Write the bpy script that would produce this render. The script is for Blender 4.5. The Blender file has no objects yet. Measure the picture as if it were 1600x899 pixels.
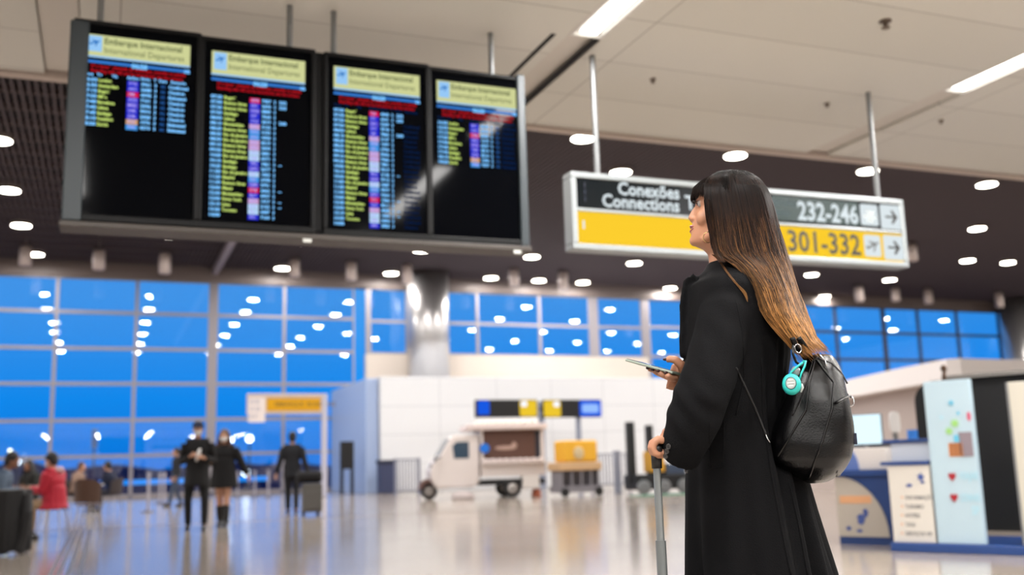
import bpy, math, random
import numpy as np
from mathutils import Vector, Matrix, noise
PI = math.pi
S = bpy.context.scene
COL = S.collection
rnd = random.Random(7)

# ------------------------------------------------------------------ camera, world, exposure
F_PX, PITCH, ROLL, YAW, CAM_H = 1594.0, 0.17302, 0.0285, 0.38148, 0.9
cF = Vector((0, math.cos(PITCH), math.sin(PITCH)))
r0 = Vector((1, 0, 0)); u0 = Vector((0, -math.sin(PITCH), math.cos(PITCH)))
cR = r0*math.cos(ROLL) - u0*math.sin(ROLL); cU = u0*math.cos(ROLL) + r0*math.sin(ROLL)
CAM = Vector((0, 0, CAM_H))
cd = bpy.data.cameras.new('camera'); cam = bpy.data.objects.new('camera', cd); COL.objects.link(cam)
mw = Matrix((cR, cU, -cF)).transposed().to_4x4(); mw.translation = CAM; cam.matrix_world = mw
cd.sensor_width = 36; cd.lens = F_PX/1600*36; cd.clip_start = .05; cd.clip_end = 2000
cd.dof.use_dof = True; cd.dof.focus_distance = 2.66; cd.dof.aperture_fstop = 2.3
S.camera = cam
S.view_settings.view_transform = 'Standard'; S.view_settings.look = 'None'
S.view_settings.gamma = 1; S.view_settings.use_curve_mapping = False
S.view_settings.exposure = 0.0
S.cycles.max_bounces = 8; S.cycles.transparent_max_bounces = 12; S.cycles.glossy_bounces = 4
S.cycles.sample_clamp_indirect = 6; S.cycles.caustics_reflective = False; S.cycles.caustics_refractive = False

U = Vector((math.cos(YAW), math.sin(YAW), 0)); V = Vector((-math.sin(YAW), math.cos(YAW), 0))
def UV(u, v, z=0): return U*u + V*v + Vector((0, 0, z))
def ray(x, y): return cF + cR*((x-800)/F_PX) - cU*((y-449.5)/F_PX)
def PY(x, y, Y): d = ray(x, y); return CAM + d*(Y/d.y)               # point at a known distance
def PZ(x, y, z): d = ray(x, y); return CAM + d*((z-CAM_H)/d.z)       # point on a level plane
def PV(x, y, v): d = ray(x, y); return CAM + d*(v/d.dot(V))          # point on a wall parallel to the glass
def uv(P): return P.dot(U), P.dot(V), P.z

def lin(c):
    return tuple(((x/255)/12.92 if x/255 <= .04045 else ((x/255+.055)/1.055)**2.4) for x in c) + (1,)

W = bpy.data.worlds.new('dusk sky'); S.world = W; W.use_nodes = True
n = W.node_tree.nodes; l = W.node_tree.links; bg = n['Background']
tc = n.new('ShaderNodeTexCoord'); sp = n.new('ShaderNodeSeparateXYZ'); cr = n.new('ShaderNodeValToRGB')
l.new(tc.outputs['Generated'], sp.inputs[0]); l.new(sp.outputs['Z'], cr.inputs[0]); l.new(cr.outputs[0], bg.inputs[0])
cr.color_ramp.elements[0].position = 0.0; cr.color_ramp.elements[0].color = lin((8, 122, 226))
cr.color_ramp.elements[1].position = .35; cr.color_ramp.elements[1].color = lin((96, 160, 235))
e = cr.color_ramp.elements.new(.07); e.color = lin((14, 146, 246))
e = cr.color_ramp.elements.new(.16); e.color = lin((70, 158, 242))
bg.inputs[1].default_value = 1.0

# ------------------------------------------------------------------ materials
MATS = {}
def mat(name, col, rough=.5, metal=0, emit=0, spec=.5, coat=0, sheen=0, alpha=1):
    if name in MATS: return MATS[name]
    m = bpy.data.materials.new(name); m.use_nodes = True; b = m.node_tree.nodes['Principled BSDF']
    b.inputs['Base Color'].default_value = lin(col); b.inputs['Roughness'].default_value = rough
    b.inputs['Metallic'].default_value = metal; b.inputs['Specular IOR Level'].default_value = spec
    if emit: b.inputs['Emission Color'].default_value = lin(col); b.inputs['Emission Strength'].default_value = emit
    if coat: b.inputs['Coat Weight'].default_value = coat; b.inputs['Coat Roughness'].default_value = .1
    if sheen: b.inputs['Sheen Weight'].default_value = sheen; b.inputs['Sheen Roughness'].default_value = .5
    MATS[name] = m; return m
def bump(m, scale, strength, detail=4, dist=.01, kind='noise', rough_var=0, coord='Object'):
    t = m.node_tree; N = t.nodes; L = t.links; b = N['Principled BSDF']
    c = N.new('ShaderNodeTexCoord'); x = N.new('ShaderNodeTexNoise' if kind == 'noise' else 'ShaderNodeTexVoronoi')
    x.inputs['Scale'].default_value = scale
    if kind == 'noise': x.inputs['Detail'].default_value = detail
    bu = N.new('ShaderNodeBump'); bu.inputs['Strength'].default_value = strength; bu.inputs['Distance'].default_value = dist
    L.new(c.outputs[coord], x.inputs['Vector']); L.new(x.outputs[0], bu.inputs['Height']); L.new(bu.outputs[0], b.inputs['Normal'])
    return x
def vary(m, c1, c2, scale, lo=.35, hi=.65, detail=5, coord='Object', stretch=None):
    t = m.node_tree; N = t.nodes; L = t.links; b = N['Principled BSDF']
    c = N.new('ShaderNodeTexCoord'); x = N.new('ShaderNodeTexNoise'); r = N.new('ShaderNodeValToRGB')
    x.inputs['Scale'].default_value = scale; x.inputs['Detail'].default_value = detail
    r.color_ramp.elements[0].position = lo; r.color_ramp.elements[0].color = lin(c1)
    r.color_ramp.elements[1].position = hi; r.color_ramp.elements[1].color = lin(c2)
    if stretch:
        mp = N.new('ShaderNodeMapping'); mp.inputs['Scale'].default_value = stretch
        L.new(c.outputs[coord], mp.inputs[0]); L.new(mp.outputs[0], x.inputs['Vector'])
    else: L.new(c.outputs[coord], x.inputs['Vector'])
    L.new(x.outputs[0], r.inputs[0]); L.new(r.outputs[0], b.inputs['Base Color'])
    return m
def grid_mat(name, c1, c2, cm, w, hgt, mortar, rough, rot=0, offset=0, bumps=.3, swap=None):
    m = mat(name, c1, rough); t = m.node_tree; N = t.nodes; L = t.links; b = N['Principled BSDF']
    c = N.new('ShaderNodeTexCoord'); mp = N.new('ShaderNodeMapping'); br = N.new('ShaderNodeTexBrick')
    mp.inputs['Rotation'].default_value = swap or (0, 0, rot)
    br.inputs['Color1'].default_value = lin(c1); br.inputs['Color2'].default_value = lin(c2); br.inputs['Mortar'].default_value = lin(cm)
    br.inputs['Scale'].default_value = 1; br.inputs['Brick Width'].default_value = w; br.inputs['Row Height'].default_value = hgt
    br.inputs['Mortar Size'].default_value = mortar; br.offset = offset
    bu = N.new('ShaderNodeBump'); bu.inputs['Strength'].default_value = bumps; bu.inputs['Distance'].default_value = .01; bu.invert = True
    L.new(c.outputs['Object'], mp.inputs[0]); L.new(mp.outputs[0], br.inputs['Vector']); L.new(br.outputs['Color'], b.inputs['Base Color'])
    L.new(br.outputs['Fac'], bu.inputs['Height']); L.new(bu.outputs[0], b.inputs['Normal'])
    return m

def glow(name, col, strength=1):
    if name in MATS: return MATS[name]
    m = bpy.data.materials.new(name); m.use_nodes = True; N = m.node_tree.nodes; N.clear()
    e = N.new('ShaderNodeEmission'); o = N.new('ShaderNodeOutputMaterial')
    e.inputs[0].default_value = lin(col); e.inputs[1].default_value = strength
    m.node_tree.links.new(e.outputs[0], o.inputs[0]); MATS[name] = m; return m
def glass_mat():
    m = bpy.data.materials.new('window glass'); m.use_nodes = True; N = m.node_tree.nodes; L = m.node_tree.links; N.clear()
    o = N.new('ShaderNodeOutputMaterial'); mx = N.new('ShaderNodeMixShader'); t = N.new('ShaderNodeBsdfTransparent')
    g = N.new('ShaderNodeBsdfGlossy'); g.inputs['Roughness'].default_value = .01; g.inputs['Color'].default_value = (1, 1, 1, 1)
    t.inputs['Color'].default_value = (.93, .97, 1, 1); fr = N.new('ShaderNodeFresnel'); fr.inputs[0].default_value = 1.5
    ma = N.new('ShaderNodeMath'); ma.operation = 'MULTIPLY_ADD'; ma.inputs[1].default_value = 1.2; ma.inputs[2].default_value = .05
    ge = N.new('ShaderNodeNewGeometry'); iv = N.new('ShaderNodeMath'); iv.operation = 'SUBTRACT'; iv.inputs[0].default_value = 1; fm = N.new('ShaderNodeMath'); fm.operation = 'MULTIPLY'
    L.new(ge.outputs['Backfacing'], iv.inputs[1]); L.new(fr.outputs[0], ma.inputs[0]); L.new(ma.outputs[0], fm.inputs[0]); L.new(iv.outputs[0], fm.inputs[1]); L.new(fm.outputs[0], mx.inputs[0])
    L.new(t.outputs[0], mx.inputs[1]); L.new(g.outputs[0], mx.inputs[2]); L.new(mx.outputs[0], o.inputs[0]); return m
GLASS = glass_mat()

# ------------------------------------------------------------------ mesh collector
class MB:
    def __init__(s): s.v = []; s.f = []; s.m = []; s.cur = 0; s.col = None
    def add(s, vs, fs):
        k = len(s.v); s.v += [tuple(p) for p in vs]; s.f += [tuple(i+k for i in f) for f in fs]; s.m += [s.cur]*len(fs); return s
    def box(s, x0, x1, y0, y1, z0, z1, fr=None):
        ps = [Vector((x, y, z)) for z in (z0, z1) for x, y in ((x0, y0), (x1, y0), (x1, y1), (x0, y1))]
        if fr: ps = [fr(p.x, p.y, p.z) for p in ps]
        return s.add(ps, [(0, 3, 2, 1), (4, 5, 6, 7), (0, 1, 5, 4), (1, 2, 6, 5), (2, 3, 7, 6), (3, 0, 4, 7)])
    def tube(s, pts, rad, seg=10, cap=True, flat=None):
        pts = [Vector(p) for p in pts]; n = len(pts)
        if not hasattr(rad, '__len__'): rad = [rad]*n
        rings = []; prev = None
        for i, p in enumerate(pts):
            d = (pts[min(i+1, n-1)] - pts[max(i-1, 0)]).normalized()
            if prev is None:
                a = d.cross(Vector((0, 0, 1)) if abs(d.z) < .9 else Vector((1, 0, 0))).normalized()
            else: a = (prev - d*prev.dot(d)).normalized()
            prev = a; b = d.cross(a); r = rad[i]
            r1, r2 = (r if hasattr(r, '__len__') else (r, r))
            rings.append([p + a*(math.cos(2*PI*k/seg)*r1) + b*(math.sin(2*PI*k/seg)*r2) for k in range(seg)])
        return s.loft(rings, cap)
    def loft(s, rings, cap=True, closed=False):
        seg = len(rings[0]); vs = [p for r in rings for p in r]; fs = []
        m = len(rings)
        for i in range(m if closed else m-1):
            j = (i+1) % m
            for k in range(seg):
                k2 = (k+1) % seg; fs.append((i*seg+k, i*seg+k2, j*seg+k2, j*seg+k))
        if cap and not closed:
            fs.append(tuple(range(seg))[::-1]); fs.append(tuple((m-1)*seg+k for k in range(seg)))
        return s.add(vs, fs)
    def cyl(s, x, y, z0, z1, r, r2=None, seg=20, fr=None):
        r2 = r if r2 is None else r2
        rings = [[Vector((x+math.cos(2*PI*k/seg)*q, y+math.sin(2*PI*k/seg)*q, z)) for k in range(seg)] for z, q in ((z0, r), (z1, r2))]
        if fr: rings = [[fr(p.x, p.y, p.z) for p in g] for g in rings]
        return s.loft(rings)
    def lathe(s, prof, x=0, y=0, z=0, seg=20):
        return s.loft([[Vector((x+math.cos(2*PI*k/seg)*r, y+math.sin(2*PI*k/seg)*r, z+h)) for k in range(seg)] for r, h in prof])
    def ball(s, c, r, seg=14, rings=9, rot=None):
        c = Vector(c); rx, ry, rz = r if hasattr(r, '__len__') else (r, r, r); R = []
        for i in range(rings+1):
            a = -PI/2 + PI*i/rings; q = max(math.cos(a), .02)
            ring = [Vector((rx*q*math.cos(2*PI*k/seg), ry*q*math.sin(2*PI*k/seg), rz*math.sin(a))) for k in range(seg)]
            R.append([c + (rot @ p if rot else p) for p in ring])
        return s.loft(R)
    def prism(s, poly, y0, y1):      # poly in local xz, extruded along y
        n = len(poly); vs = [Vector((x, y0, z)) for x, z in poly] + [Vector((x, y1, z)) for x, z in poly]
        fs = [tuple(range(n)), tuple(range(n, 2*n))[::-1]] + [(i, i+n, (i+1) % n+n, (i+1) % n) for i in range(n)]
        return s.add(vs, fs)
    def xf(s, fn, start=0):
        for i in range(start, len(s.v)): s.v[i] = tuple(fn(Vector(s.v[i])))
        return s
    def build(s, name, mats, parent=None, smooth=False, bevel=0, origin=None, sub=0, fix=True):
        me = bpy.data.meshes.new(name)
        vs = s.v if origin is None else [tuple(Vector(p)-Vector(origin)) for p in s.v]
        me.from_pydata(vs, [], s.f)
        for m in (mats if isinstance(mats, (list, tuple)) else [mats]): me.materials.append(m)
        me.polygons.foreach_set('material_index', s.m)
        import bmesh
        if fix:
            b = bmesh.new(); b.from_mesh(me); bmesh.ops.recalc_face_normals(b, faces=b.faces); b.to_mesh(me); b.free()
        if smooth: me.polygons.foreach_set('use_smooth', [True]*len(me.polygons))
        o = bpy.data.objects.new(name, me); COL.objects.link(o)
        if origin is not None: o.location = origin
        if parent: o.parent = parent
        if bevel:
            q = o.modifiers.new('bevel', 'BEVEL'); q.width = bevel; q.segments = 2; q.limit_method = 'ANGLE'
        if sub:
            q = o.modifiers.new('sub', 'SUBSURF'); q.levels = sub; q.render_levels = sub
        return o
def evaluated(o, name=None):
    dg = bpy.context.evaluated_depsgraph_get(); dg.update()
    me = bpy.data.meshes.new_from_object(o.evaluated_get(dg)); return me
def fused(mb, name, mats, voxel, parent=None, smooth_it=4, sub=0, origin=None, fn=None, keep=True):
    o = mb.build(name, mats, None, origin=origin)
    r = o.modifiers.new('r', 'REMESH'); r.mode = 'VOXEL'; r.voxel_size = voxel
    if smooth_it:
        q = o.modifiers.new('s', 'SMOOTH'); q.factor = .5; q.iterations = smooth_it
    me = evaluated(o); old = o.data; o.modifiers.clear(); o.data = me; bpy.data.meshes.remove(old); me.name = name
    if not me.materials:
        me.materials.append(mats if not isinstance(mats, (list, tuple)) else mats[0])
    me.polygons.foreach_set('use_smooth', [True]*len(me.polygons))
    if fn:
        a = np.empty(len(me.vertices)*3); me.vertices.foreach_get('co', a); nn = np.empty(len(me.vertices)*3)
        me.vertices.foreach_get('normal', nn); a = a.reshape(-1, 3); nn = nn.reshape(-1, 3)
        me.vertices.foreach_set('co', fn(a, nn).ravel()); me.update()
    if parent: o.parent = parent
    return o
def tag(o, label=None, cat=None, group=None, kind=None):
    if label: o['label'] = label
    if cat: o['category'] = cat
    if group: o['group'] = group
    if kind: o['kind'] = kind
    return o
def thing(name, label, cat, loc=(0, 0, 0), rz=0, group=None):
    o = bpy.data.objects.new(name, None); COL.objects.link(o); o.location = loc; o.rotation_euler = (0, 0, rz)
    o.empty_display_size = .1
    return tag(o, label, cat, group)
def copy_tree(o, parent=None):
    c = o.copy(); COL.objects.link(c)
    if parent: c.parent = parent
    for ch in [x for x in bpy.data.objects if x.parent == o]: copy_tree(ch, c)
    return c
def struct(o): o['kind'] = 'structure'; return o
def text(body, size, m, parent, loc, name, align='LEFT', line=1.0, bold=0, sx=1, rot=(PI/2, 0, 0), emb=.0, fit=None):
    c = bpy.data.curves.new(name, 'FONT'); c.body = body; c.size = size; c.align_x = align; c.space_line = line
    c.offset = bold; c.resolution_u = 2; c.extrude = emb; c.materials.append(m)
    o = bpy.data.objects.new(name, c); COL.objects.link(o); o.location = loc; o.rotation_euler = rot; o.scale = (sx, 1, 1)
    me = evaluated(o); me.name = name; bpy.data.objects.remove(o)
    if fit:
        q = [v.co.x for v in me.vertices]; sx = fit/(max(q)-min(q))
    o = bpy.data.objects.new(name, me); COL.objects.link(o); o.location = loc; o.rotation_euler = rot; o.scale = (sx, 1, 1)
    o.parent = parent; return o
def area(name, parent, loc, sx, sy, power, col=(1, 1, 1), spread=PI, shape='RECTANGLE', rot=(0, 0, 0)):
    d = bpy.data.lights.new(name, 'AREA'); d.shape = shape; d.size = sx; d.size_y = sy; d.energy = power; d.color = col; d.spread = spread
    o = bpy.data.objects.new(name, d); COL.objects.link(o); o.parent = parent; o.location = loc; o.rotation_euler = rot; return o

# ------------------------------------------------------------------ the hall
VG, VE, ZN, ZC = 45.7, 9.2, 4.3, 9.75          # glass wall, edge of the lowered ceiling, low and high ceiling heights
ULO, UHI, VLO = -14.0, 58.0, -12.0
m_floor = mat('polished stone floor', (190, 180, 170), .09, spec=.8)
def floor_nodes():
    t = m_floor.node_tree; N = t.nodes; L = t.links; b = N['Principled BSDF']
    c = N.new('ShaderNodeTexCoord'); mp = N.new('ShaderNodeMapping'); mp.inputs['Rotation'].default_value = (0, 0, -YAW)
    br = N.new('ShaderNodeTexBrick'); br.offset = 0
    for k, v in (('Color1', (168, 156, 145)), ('Color2', (176, 165, 154)), ('Mortar', (128, 118, 110))): br.inputs[k].default_value = lin(v)
    br.inputs['Scale'].default_value = 1; br.inputs['Brick Width'].default_value = 1.2; br.inputs['Row Height'].default_value = 1.2
    br.inputs['Mortar Size'].default_value = .004
    ns = N.new('ShaderNodeTexNoise'); ns.inputs['Scale'].default_value = 120; ns.inputs['Detail'].default_value = 3
    mx = N.new('ShaderNodeMix'); mx.data_type = 'RGBA'; mx.blend_type = 'MULTIPLY'; mx.inputs['Factor'].default_value = .25
    n2 = N.new('ShaderNodeTexNoise'); n2.inputs['Scale'].default_value = .5; n2.inputs['Detail'].default_value = 3
    mr = N.new('ShaderNodeMapRange'); mr.inputs['To Min'].default_value = .1; mr.inputs['To Max'].default_value = .17
    L.new(c.outputs['Object'], mp.inputs[0]); L.new(mp.outputs[0], br.inputs['Vector']); L.new(c.outputs['Object'], ns.inputs['Vector'])
    L.new(c.outputs['Object'], n2.inputs['Vector']); L.new(n2.outputs[0], mr.inputs['Value']); L.new(mr.outputs[0], b.inputs['Roughness'])
    L.new(br.outputs['Color'], mx.inputs['A']); L.new(ns.outputs['Color'], mx.inputs['B']); L.new(mx.outputs['Result'], b.inputs['Base Color'])
floor_nodes()
m_white = mat('white painted wall', (222, 224, 226), .6)
m_beige = mat('beige painted wall', (214, 202, 190), .6)
m_beam = mat('grey brown steel beam', (120, 108, 104), .5)
m_mull = mat('pale grey window steel', (150, 145, 150), .45, .2)
m_dark = mat('dark brown baffle', (84, 73, 76), .7)
m_void = mat('black ceiling void', (22, 20, 24), .9)
m_near = grid_mat('pale metal ceiling panels', (214, 213, 207), (206, 205, 199), (160, 157, 152), 3.92, .82, .006, .42, rot=-YAW, bumps=.5)
m_alu = mat('brushed aluminium', (128, 130, 132), .42, .5)
m_steel = mat('silver metal cladding', (196, 194, 194), .34, .85)
m_black = mat('black plastic', (20, 20, 22), .4)

struct(MB().box(ULO, UHI, VLO, VG, -.1, 0, UV).build('floor', m_floor))
def edgebox(u0_, u1_, v0_, v1_, z0_, z1_): return MB().box(u0_, u1_, v0_, v1_, z0_, z1_, UV)
# lowered ceiling with recesses cut for the strip lights at u = 3.5 + 3.93 k
strips = [3.5+3.93*k for k in range(-3, 6)]
b = MB(); prev = ULO
for s_ in strips:
    b.box(prev, s_-.15, VLO, VE-.12, ZN, ZN+.12, UV); prev = s_+.15
b.box(prev, UHI, VLO, VE-.12, ZN, ZN+.12, UV)
struct(b.build('ceiling', m_near))
b = MB()
for s_ in strips: b.box(s_-.14, s_+.14, VLO, VE-.12, ZN+.035, ZN+.1, UV)
struct(b.build('trim_1', mat('recess strip panel', (205, 200, 194), .45)))
m_lip = mat('pale ceiling lip', (190, 176, 168), .5)
struct(MB().box(ULO, UHI, VE-.09, VE+.03, ZN-.02, ZN+.6, UV).build('trim_2', m_lip, bevel=.01))
struct(MB().box(ULO, UHI, VLO, VE, ZN+.6, ZC+.9, UV).build('wall_front', m_void))
# high dark ceiling: baffles running towards the glass, void deck and cross trusses above
b = MB(); u_ = ULO
while u_ < UHI:
    b.box(u_, u_+.06, VE, VG, ZC, ZC+.13, UV); u_ += .17
struct(b.build('ceiling_baffles', m_dark))
b = MB().box(ULO, UHI, VE, VG+.3, ZC+.85, ZC+1, UV); struct(b.build('ceiling_deck', m_void))
b = MB(); v_ = VE+1.2; k = 0
while v_ < VG:
    b.box(ULO, UHI, v_, v_+.14, ZC+.14, ZC+.3, UV); v_ += 1.25; k += 1
struct(b.build('ceiling_joists', mat('dark joist', (110, 92, 88), .6)))
m_tr = mat('pale roof duct', (235, 212, 200), .6)
b = MB()
for k, (uu, va, vb, w_) in enumerate([(7.6, 14, 24, .5), (13, 17, 30, .35), (17.5, 18, 27, .5), (22, 17, 26, .45), (27, 18, 30, .5), (34, 20, 36, .4), (41, 22, 40, .5), (48, 20, 44, .4), (-6, 20, 40, .5)]):
    b.box(uu, uu+w_, va, vb, ZC+.32, ZC+.6, UV)
struct(b.build('ceiling_ducts', m_tr))
b = MB()
for uu in (4.25,): b.box(uu-.12, uu+.12, 20, VG-.3, ZC-.28, ZC-.002, UV)
struct(b.build('trim_3', mat('lilac grey beam', (150, 140, 145), .5)))
# walls of the hall outside the frame
struct(edgebox(ULO-.2, ULO, VLO, VG, 0, ZC+1).build('wall_left', m_white))
struct(edgebox(UHI, UHI+.2, VLO, VG, 0, ZC+1).build('wall_right', m_white))
struct(edgebox(ULO, UHI, VLO-.2, VLO, 0, ZN+.1).build('wall_back', m_white))

# glass wall ---------------------------------------------------------
ZTOP = 9.17; ROWS = [.12, 1.75, 3.22, 4.73, 6.2, 7.72]
U_SILL0, U_SILL1 = 11.0, 25.6
struct(MB().box(ULO, UHI, VG-.25, VG+.25, ZTOP, ZC+.85, UV).build('wall_header', m_beam, bevel=.02))
struct(MB().box(U_SILL0, U_SILL1, VG-.2, VG+.2, 0, 6.12, UV).build('wall_sill', m_beige))
mull = [-14+0, -11.4, -8.3, -5.1, -1.99, 1.11, 4.25, 7.31, 10.48, 11.0, 12.97, 16.46, 19.71, 22.65, 25.6, 29, 31.2, 34.4, 37.63, 40.99, 43.5, 46.43, 49.67, 52.6, 55.5]
wide = {4.25: .2, 11.0: .25, 22.65: .26, 25.6: .25, 40.99: .12, -8.3: .2}
m_dmull = mat('dark window steel', (62, 62, 74), .5)
k = 0
for i in range(len(mull)-1):
    a_, c_ = mull[i], mull[i+1]
    if c_-a_ < .8: continue
    k += 1
    sill = U_SILL0-.01 <= a_ < U_SILL1-.01
    zr = [6.14, 7.65] if sill else ROWS
    z0_ = zr[0]
    pane = MB().box(a_, c_, VG-.008, VG+.008, z0_, ZTOP, UV)
    o = struct(pane.build('window_%d' % k, GLASS))
    fr = MB(); wa = wide.get(a_, .07); wc = wide.get(c_, .07)
    fr.box(a_-wa*.0, a_+wa, VG-.12, VG-.01, z0_, ZTOP, UV); fr.box(c_-wc, c_, VG-.12, VG-.01, z0_, ZTOP, UV)
    for z in zr[0:]: fr.box(a_+wa, c_-wc, VG-.11, VG-.01, z-.07, z+.07, UV)
    fr.box(a_+wa, c_-wc, VG-.11, VG-.01, ZTOP-.06, ZTOP, UV)
    fo = fr.build('window_frame', m_dmull if a_ > 27 else m_mull, o)
    # frame is child: keep world place
struct(MB().box(ULO, U_SILL0, VG-.2, VG+.1, 0, .05, UV).build('baseboard_back', m_beam))
# white block in front of the glass
BL0 = uv(PV(594, 600, 38.6))[0]
m_blk = grid_mat('white wall panels', (230, 233, 238), (232, 235, 240), (196, 200, 208), 2.4, 1.1, .012, .45, bumps=.2, swap=(PI/2, 0, 0))
BLW = 26.2
o = MB().box(0, BLW-BL0, 0, 6.8, 0, 4.45).build('wall_block', m_blk, bevel=.02); o.location = UV(BL0, 38.6); o.rotation_euler[2] = YAW; struct(o)
o = MB().box(-.5, -.02, .25, 6.8, 0, 4.4).build('wall_block_end', mat('pale blue wall cladding', (165, 185, 222), .4), bevel=.02)
o.location = UV(BL0, 38.6); o.rotation_euler[2] = YAW; struct(o)
# big silver columns
for i, (xa, xb, vv) in enumerate([(638, 700, 44.2), (1572, 1612, 44.2)]):
    ua = uv(PV(xa, 500, vv))[0]; ub = uv(PV(xb, 500, vv))[0]; r = (ub-ua)/2
    c = UV((ua+ub)/2, vv); z0_ = 4.45 if i == 0 else 0
    if i == 0: c = UV((ua+ub)/2, vv)
    struct(MB().cyl(c.x, c.y, z0_, ZC-.01, r, seg=48).build('column_%d' % (i+1), m_steel, smooth=False))
    bpy.data.objects['column_%d' % (i+1)].data.polygons.foreach_set('use_smooth', [True]*50)
# outside: apron, far treeline, a lit strip
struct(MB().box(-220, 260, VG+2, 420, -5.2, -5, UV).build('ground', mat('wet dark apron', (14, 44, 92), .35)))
def treeline():
    b = MB(); n_ = 90; R = []
    for i in range(n_+1):
        u_ = -220+480*i/n_; hgt = 3.2+2.6*noise.noise(Vector((i*.35, 0, 0)))+(2.5 if i % 17 in (3, 4) else 0)
        R.append([UV(u_, 300, -5), UV(u_, 300, hgt), UV(u_, 303, hgt+.4), UV(u_, 312, -5)])
    b.loft(R, cap=False); return b
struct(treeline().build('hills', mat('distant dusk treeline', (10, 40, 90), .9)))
# floor strips (metal expansion joints) at left
for i, (xa, ya, xb, yb) in enumerate([(77, 899, 101, 858), (88, 899, 111, 858), (102, 899, 123, 858), (119, 899, 138, 858)]):
    u_ = uv(PZ(xa, ya, 0))[0]; u2 = uv(PZ(xb, yb, 0))[0]; u_ = (u_+u2)/2
    struct(MB().box(u_-.02, u_+.02, 9, 19.5, 0, .004, UV).build('trim_%d' % (4+i), mat('dark floor joint', (50, 42, 40), .35)))
struct(MB().box(ULO, 12, 20.2, 20.32, 0, .003, UV).build('trim_8', mat('brown floor line', (110, 96, 86), .3)))

# ------------------------------------------------------------------ lights of the hall
LOWP = 165
m_lamp = glow('strip lamp', (255, 250, 240), 9)
m_down = glow('downlight lens', (255, 248, 232), 22)
m_tray = mat('white lamp tray', (215, 214, 212), .35)
def strip_light(u_, v0_, v1_, label, group=None, power=LOWP):
    t = thing('strip_light', label, 'ceiling light', UV(u_, (v0_+v1_)/2, ZN), YAW, group)
    L_ = (v1_-v0_)/2
    MB().box(-.14, .14, -L_, L_, .02, .034).box(-.15, -.12, -L_, L_, -.004, .034).box(.12, .15, -L_, L_, -.004, .034).box(-.12, .12, -L_, -L_+.02, -.004, .034).box(-.12, .12, L_-.02, L_, -.004, .034).build('tray', m_tray, t)
    MB().box(-.07, .07, -L_+.12, L_-.06, 0.0, .02).build('lamp_tube', m_lamp, t, bevel=.006)
    area('lamp_light', t, (0, 0, -.02), .2, L_*1.9, power, (1, .975, .95)); return t
strip_light(3.5, 4.5, 6.98, 'strip light in the lowered ceiling above the right end of the departure board')
strip_light(7.43, 4.5, 7.05, 'strip light cut by the right edge of the photo')
for s_ in (3.5+7.86, 3.5+11.79):  # unseen lamps continuing the strip rows, added to light the near hall
    strip_light(s_, 4.5, 6.98, 'unseen strip light added to the lowered ceiling beyond the frame', 'added strip lights beyond the frame')
for s_ in strips[1:6]:
    for v0_ in (1.0, -2.6, -6.5):
        strip_light(s_, v0_, v0_+2.48, 'unseen strip light added to the lowered ceiling beyond the frame', 'added strip lights beyond the frame')
struct(MB().box(3.21, 3.25, 7.0, 9.05, ZN-.004, ZN+.01, UV).box(3.585, 3.635, 7.0, 9.05, ZN-.004, ZN+.01, UV).build('trim_9', m_void))

def downlight_mesh():
    b = MB(); b.cur = 0
    b.lathe([(.33, -.06), (.35, -.05), (.35, .1), (.2, .11)], seg=24); b.cur = 1
    b.lathe([(.31, -.066), (.31, -.061)], seg=24)
    o = b.build('downlight', [mat('downlight ring', (120, 110, 106), .5), m_down]); me = o.data; bpy.data.objects.remove(o); return me
dl = downlight_mesh(); dlamp = bpy.data.lights.new('downlight_lamp', 'AREA'); dlamp.shape = 'DISK'; dlamp.size = .45; dlamp.energy = 160; dlamp.color = (1, .95, .91)
def downlight(u_, v_, label, group, lamp=True):
    o = bpy.data.objects.new('downlight', dl); COL.objects.link(o); o.location = UV(u_, v_, ZC-.06); tag(o, label, 'ceiling light', group)
    if lamp:
        q = bpy.data.objects.new('downlight_lamp', dlamp); COL.objects.link(q); q.parent = o; q.location = (0, 0, -.09)
ORD = ['first', 'second', 'third', 'fourth', 'fifth', 'sixth', 'seventh', 'eighth', 'ninth', 'tenth']
seen = {'in the ceiling row nearest the glass wall': [(441, 420), (611, 428), (767, 435), (842, 439), (911, 442), (1047, 451), (1288, 464), (1592, 480)],
        'in the ceiling row second from the glass wall': [(55, 398), (263, 369), (471, 380), (658, 392), (831, 402), (991, 412), (1268, 430), (1390, 438)],
        'in the ceiling row just past the lowered ceiling edge': [(911, 217), (1149, 244), (1356, 268), (1542, 289)]}
DG = 'round downlights in the dark ceiling'
done = []
for row, pts in seen.items():
    for i, p in enumerate(pts):
        u_, v_, _ = uv(PZ(p[0], p[1], ZC-.12)); done.append((u_, v_))
        downlight(u_, v_, 'downlight %s from the left %s' % (ORD[i], row), DG)
for p, lab in [((-2, 220), 'round downlight cut by the left edge of the photo, highest left of the board'),
               ((14, 298), 'round downlight left of the board, second from the top at the photo edge'),
               ((33, 353), 'round downlight left of the board beside a hanging grey spotlight'),
               ((970, 270), 'round downlight just above the top edge of the yellow and black sign'),
               ((1527, 358), 'round downlight alone right of the sign, below the one by the ceiling edge'),
               ((1512, 408), 'left one of two downlights right of the sign'),
               ((1575, 411), 'right one of two downlights right of the sign')]:
    u_, v_, _ = uv(PZ(p[0], p[1], ZC-.12)); done.append((u_, v_)); downlight(u_, v_, lab, DG)
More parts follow.
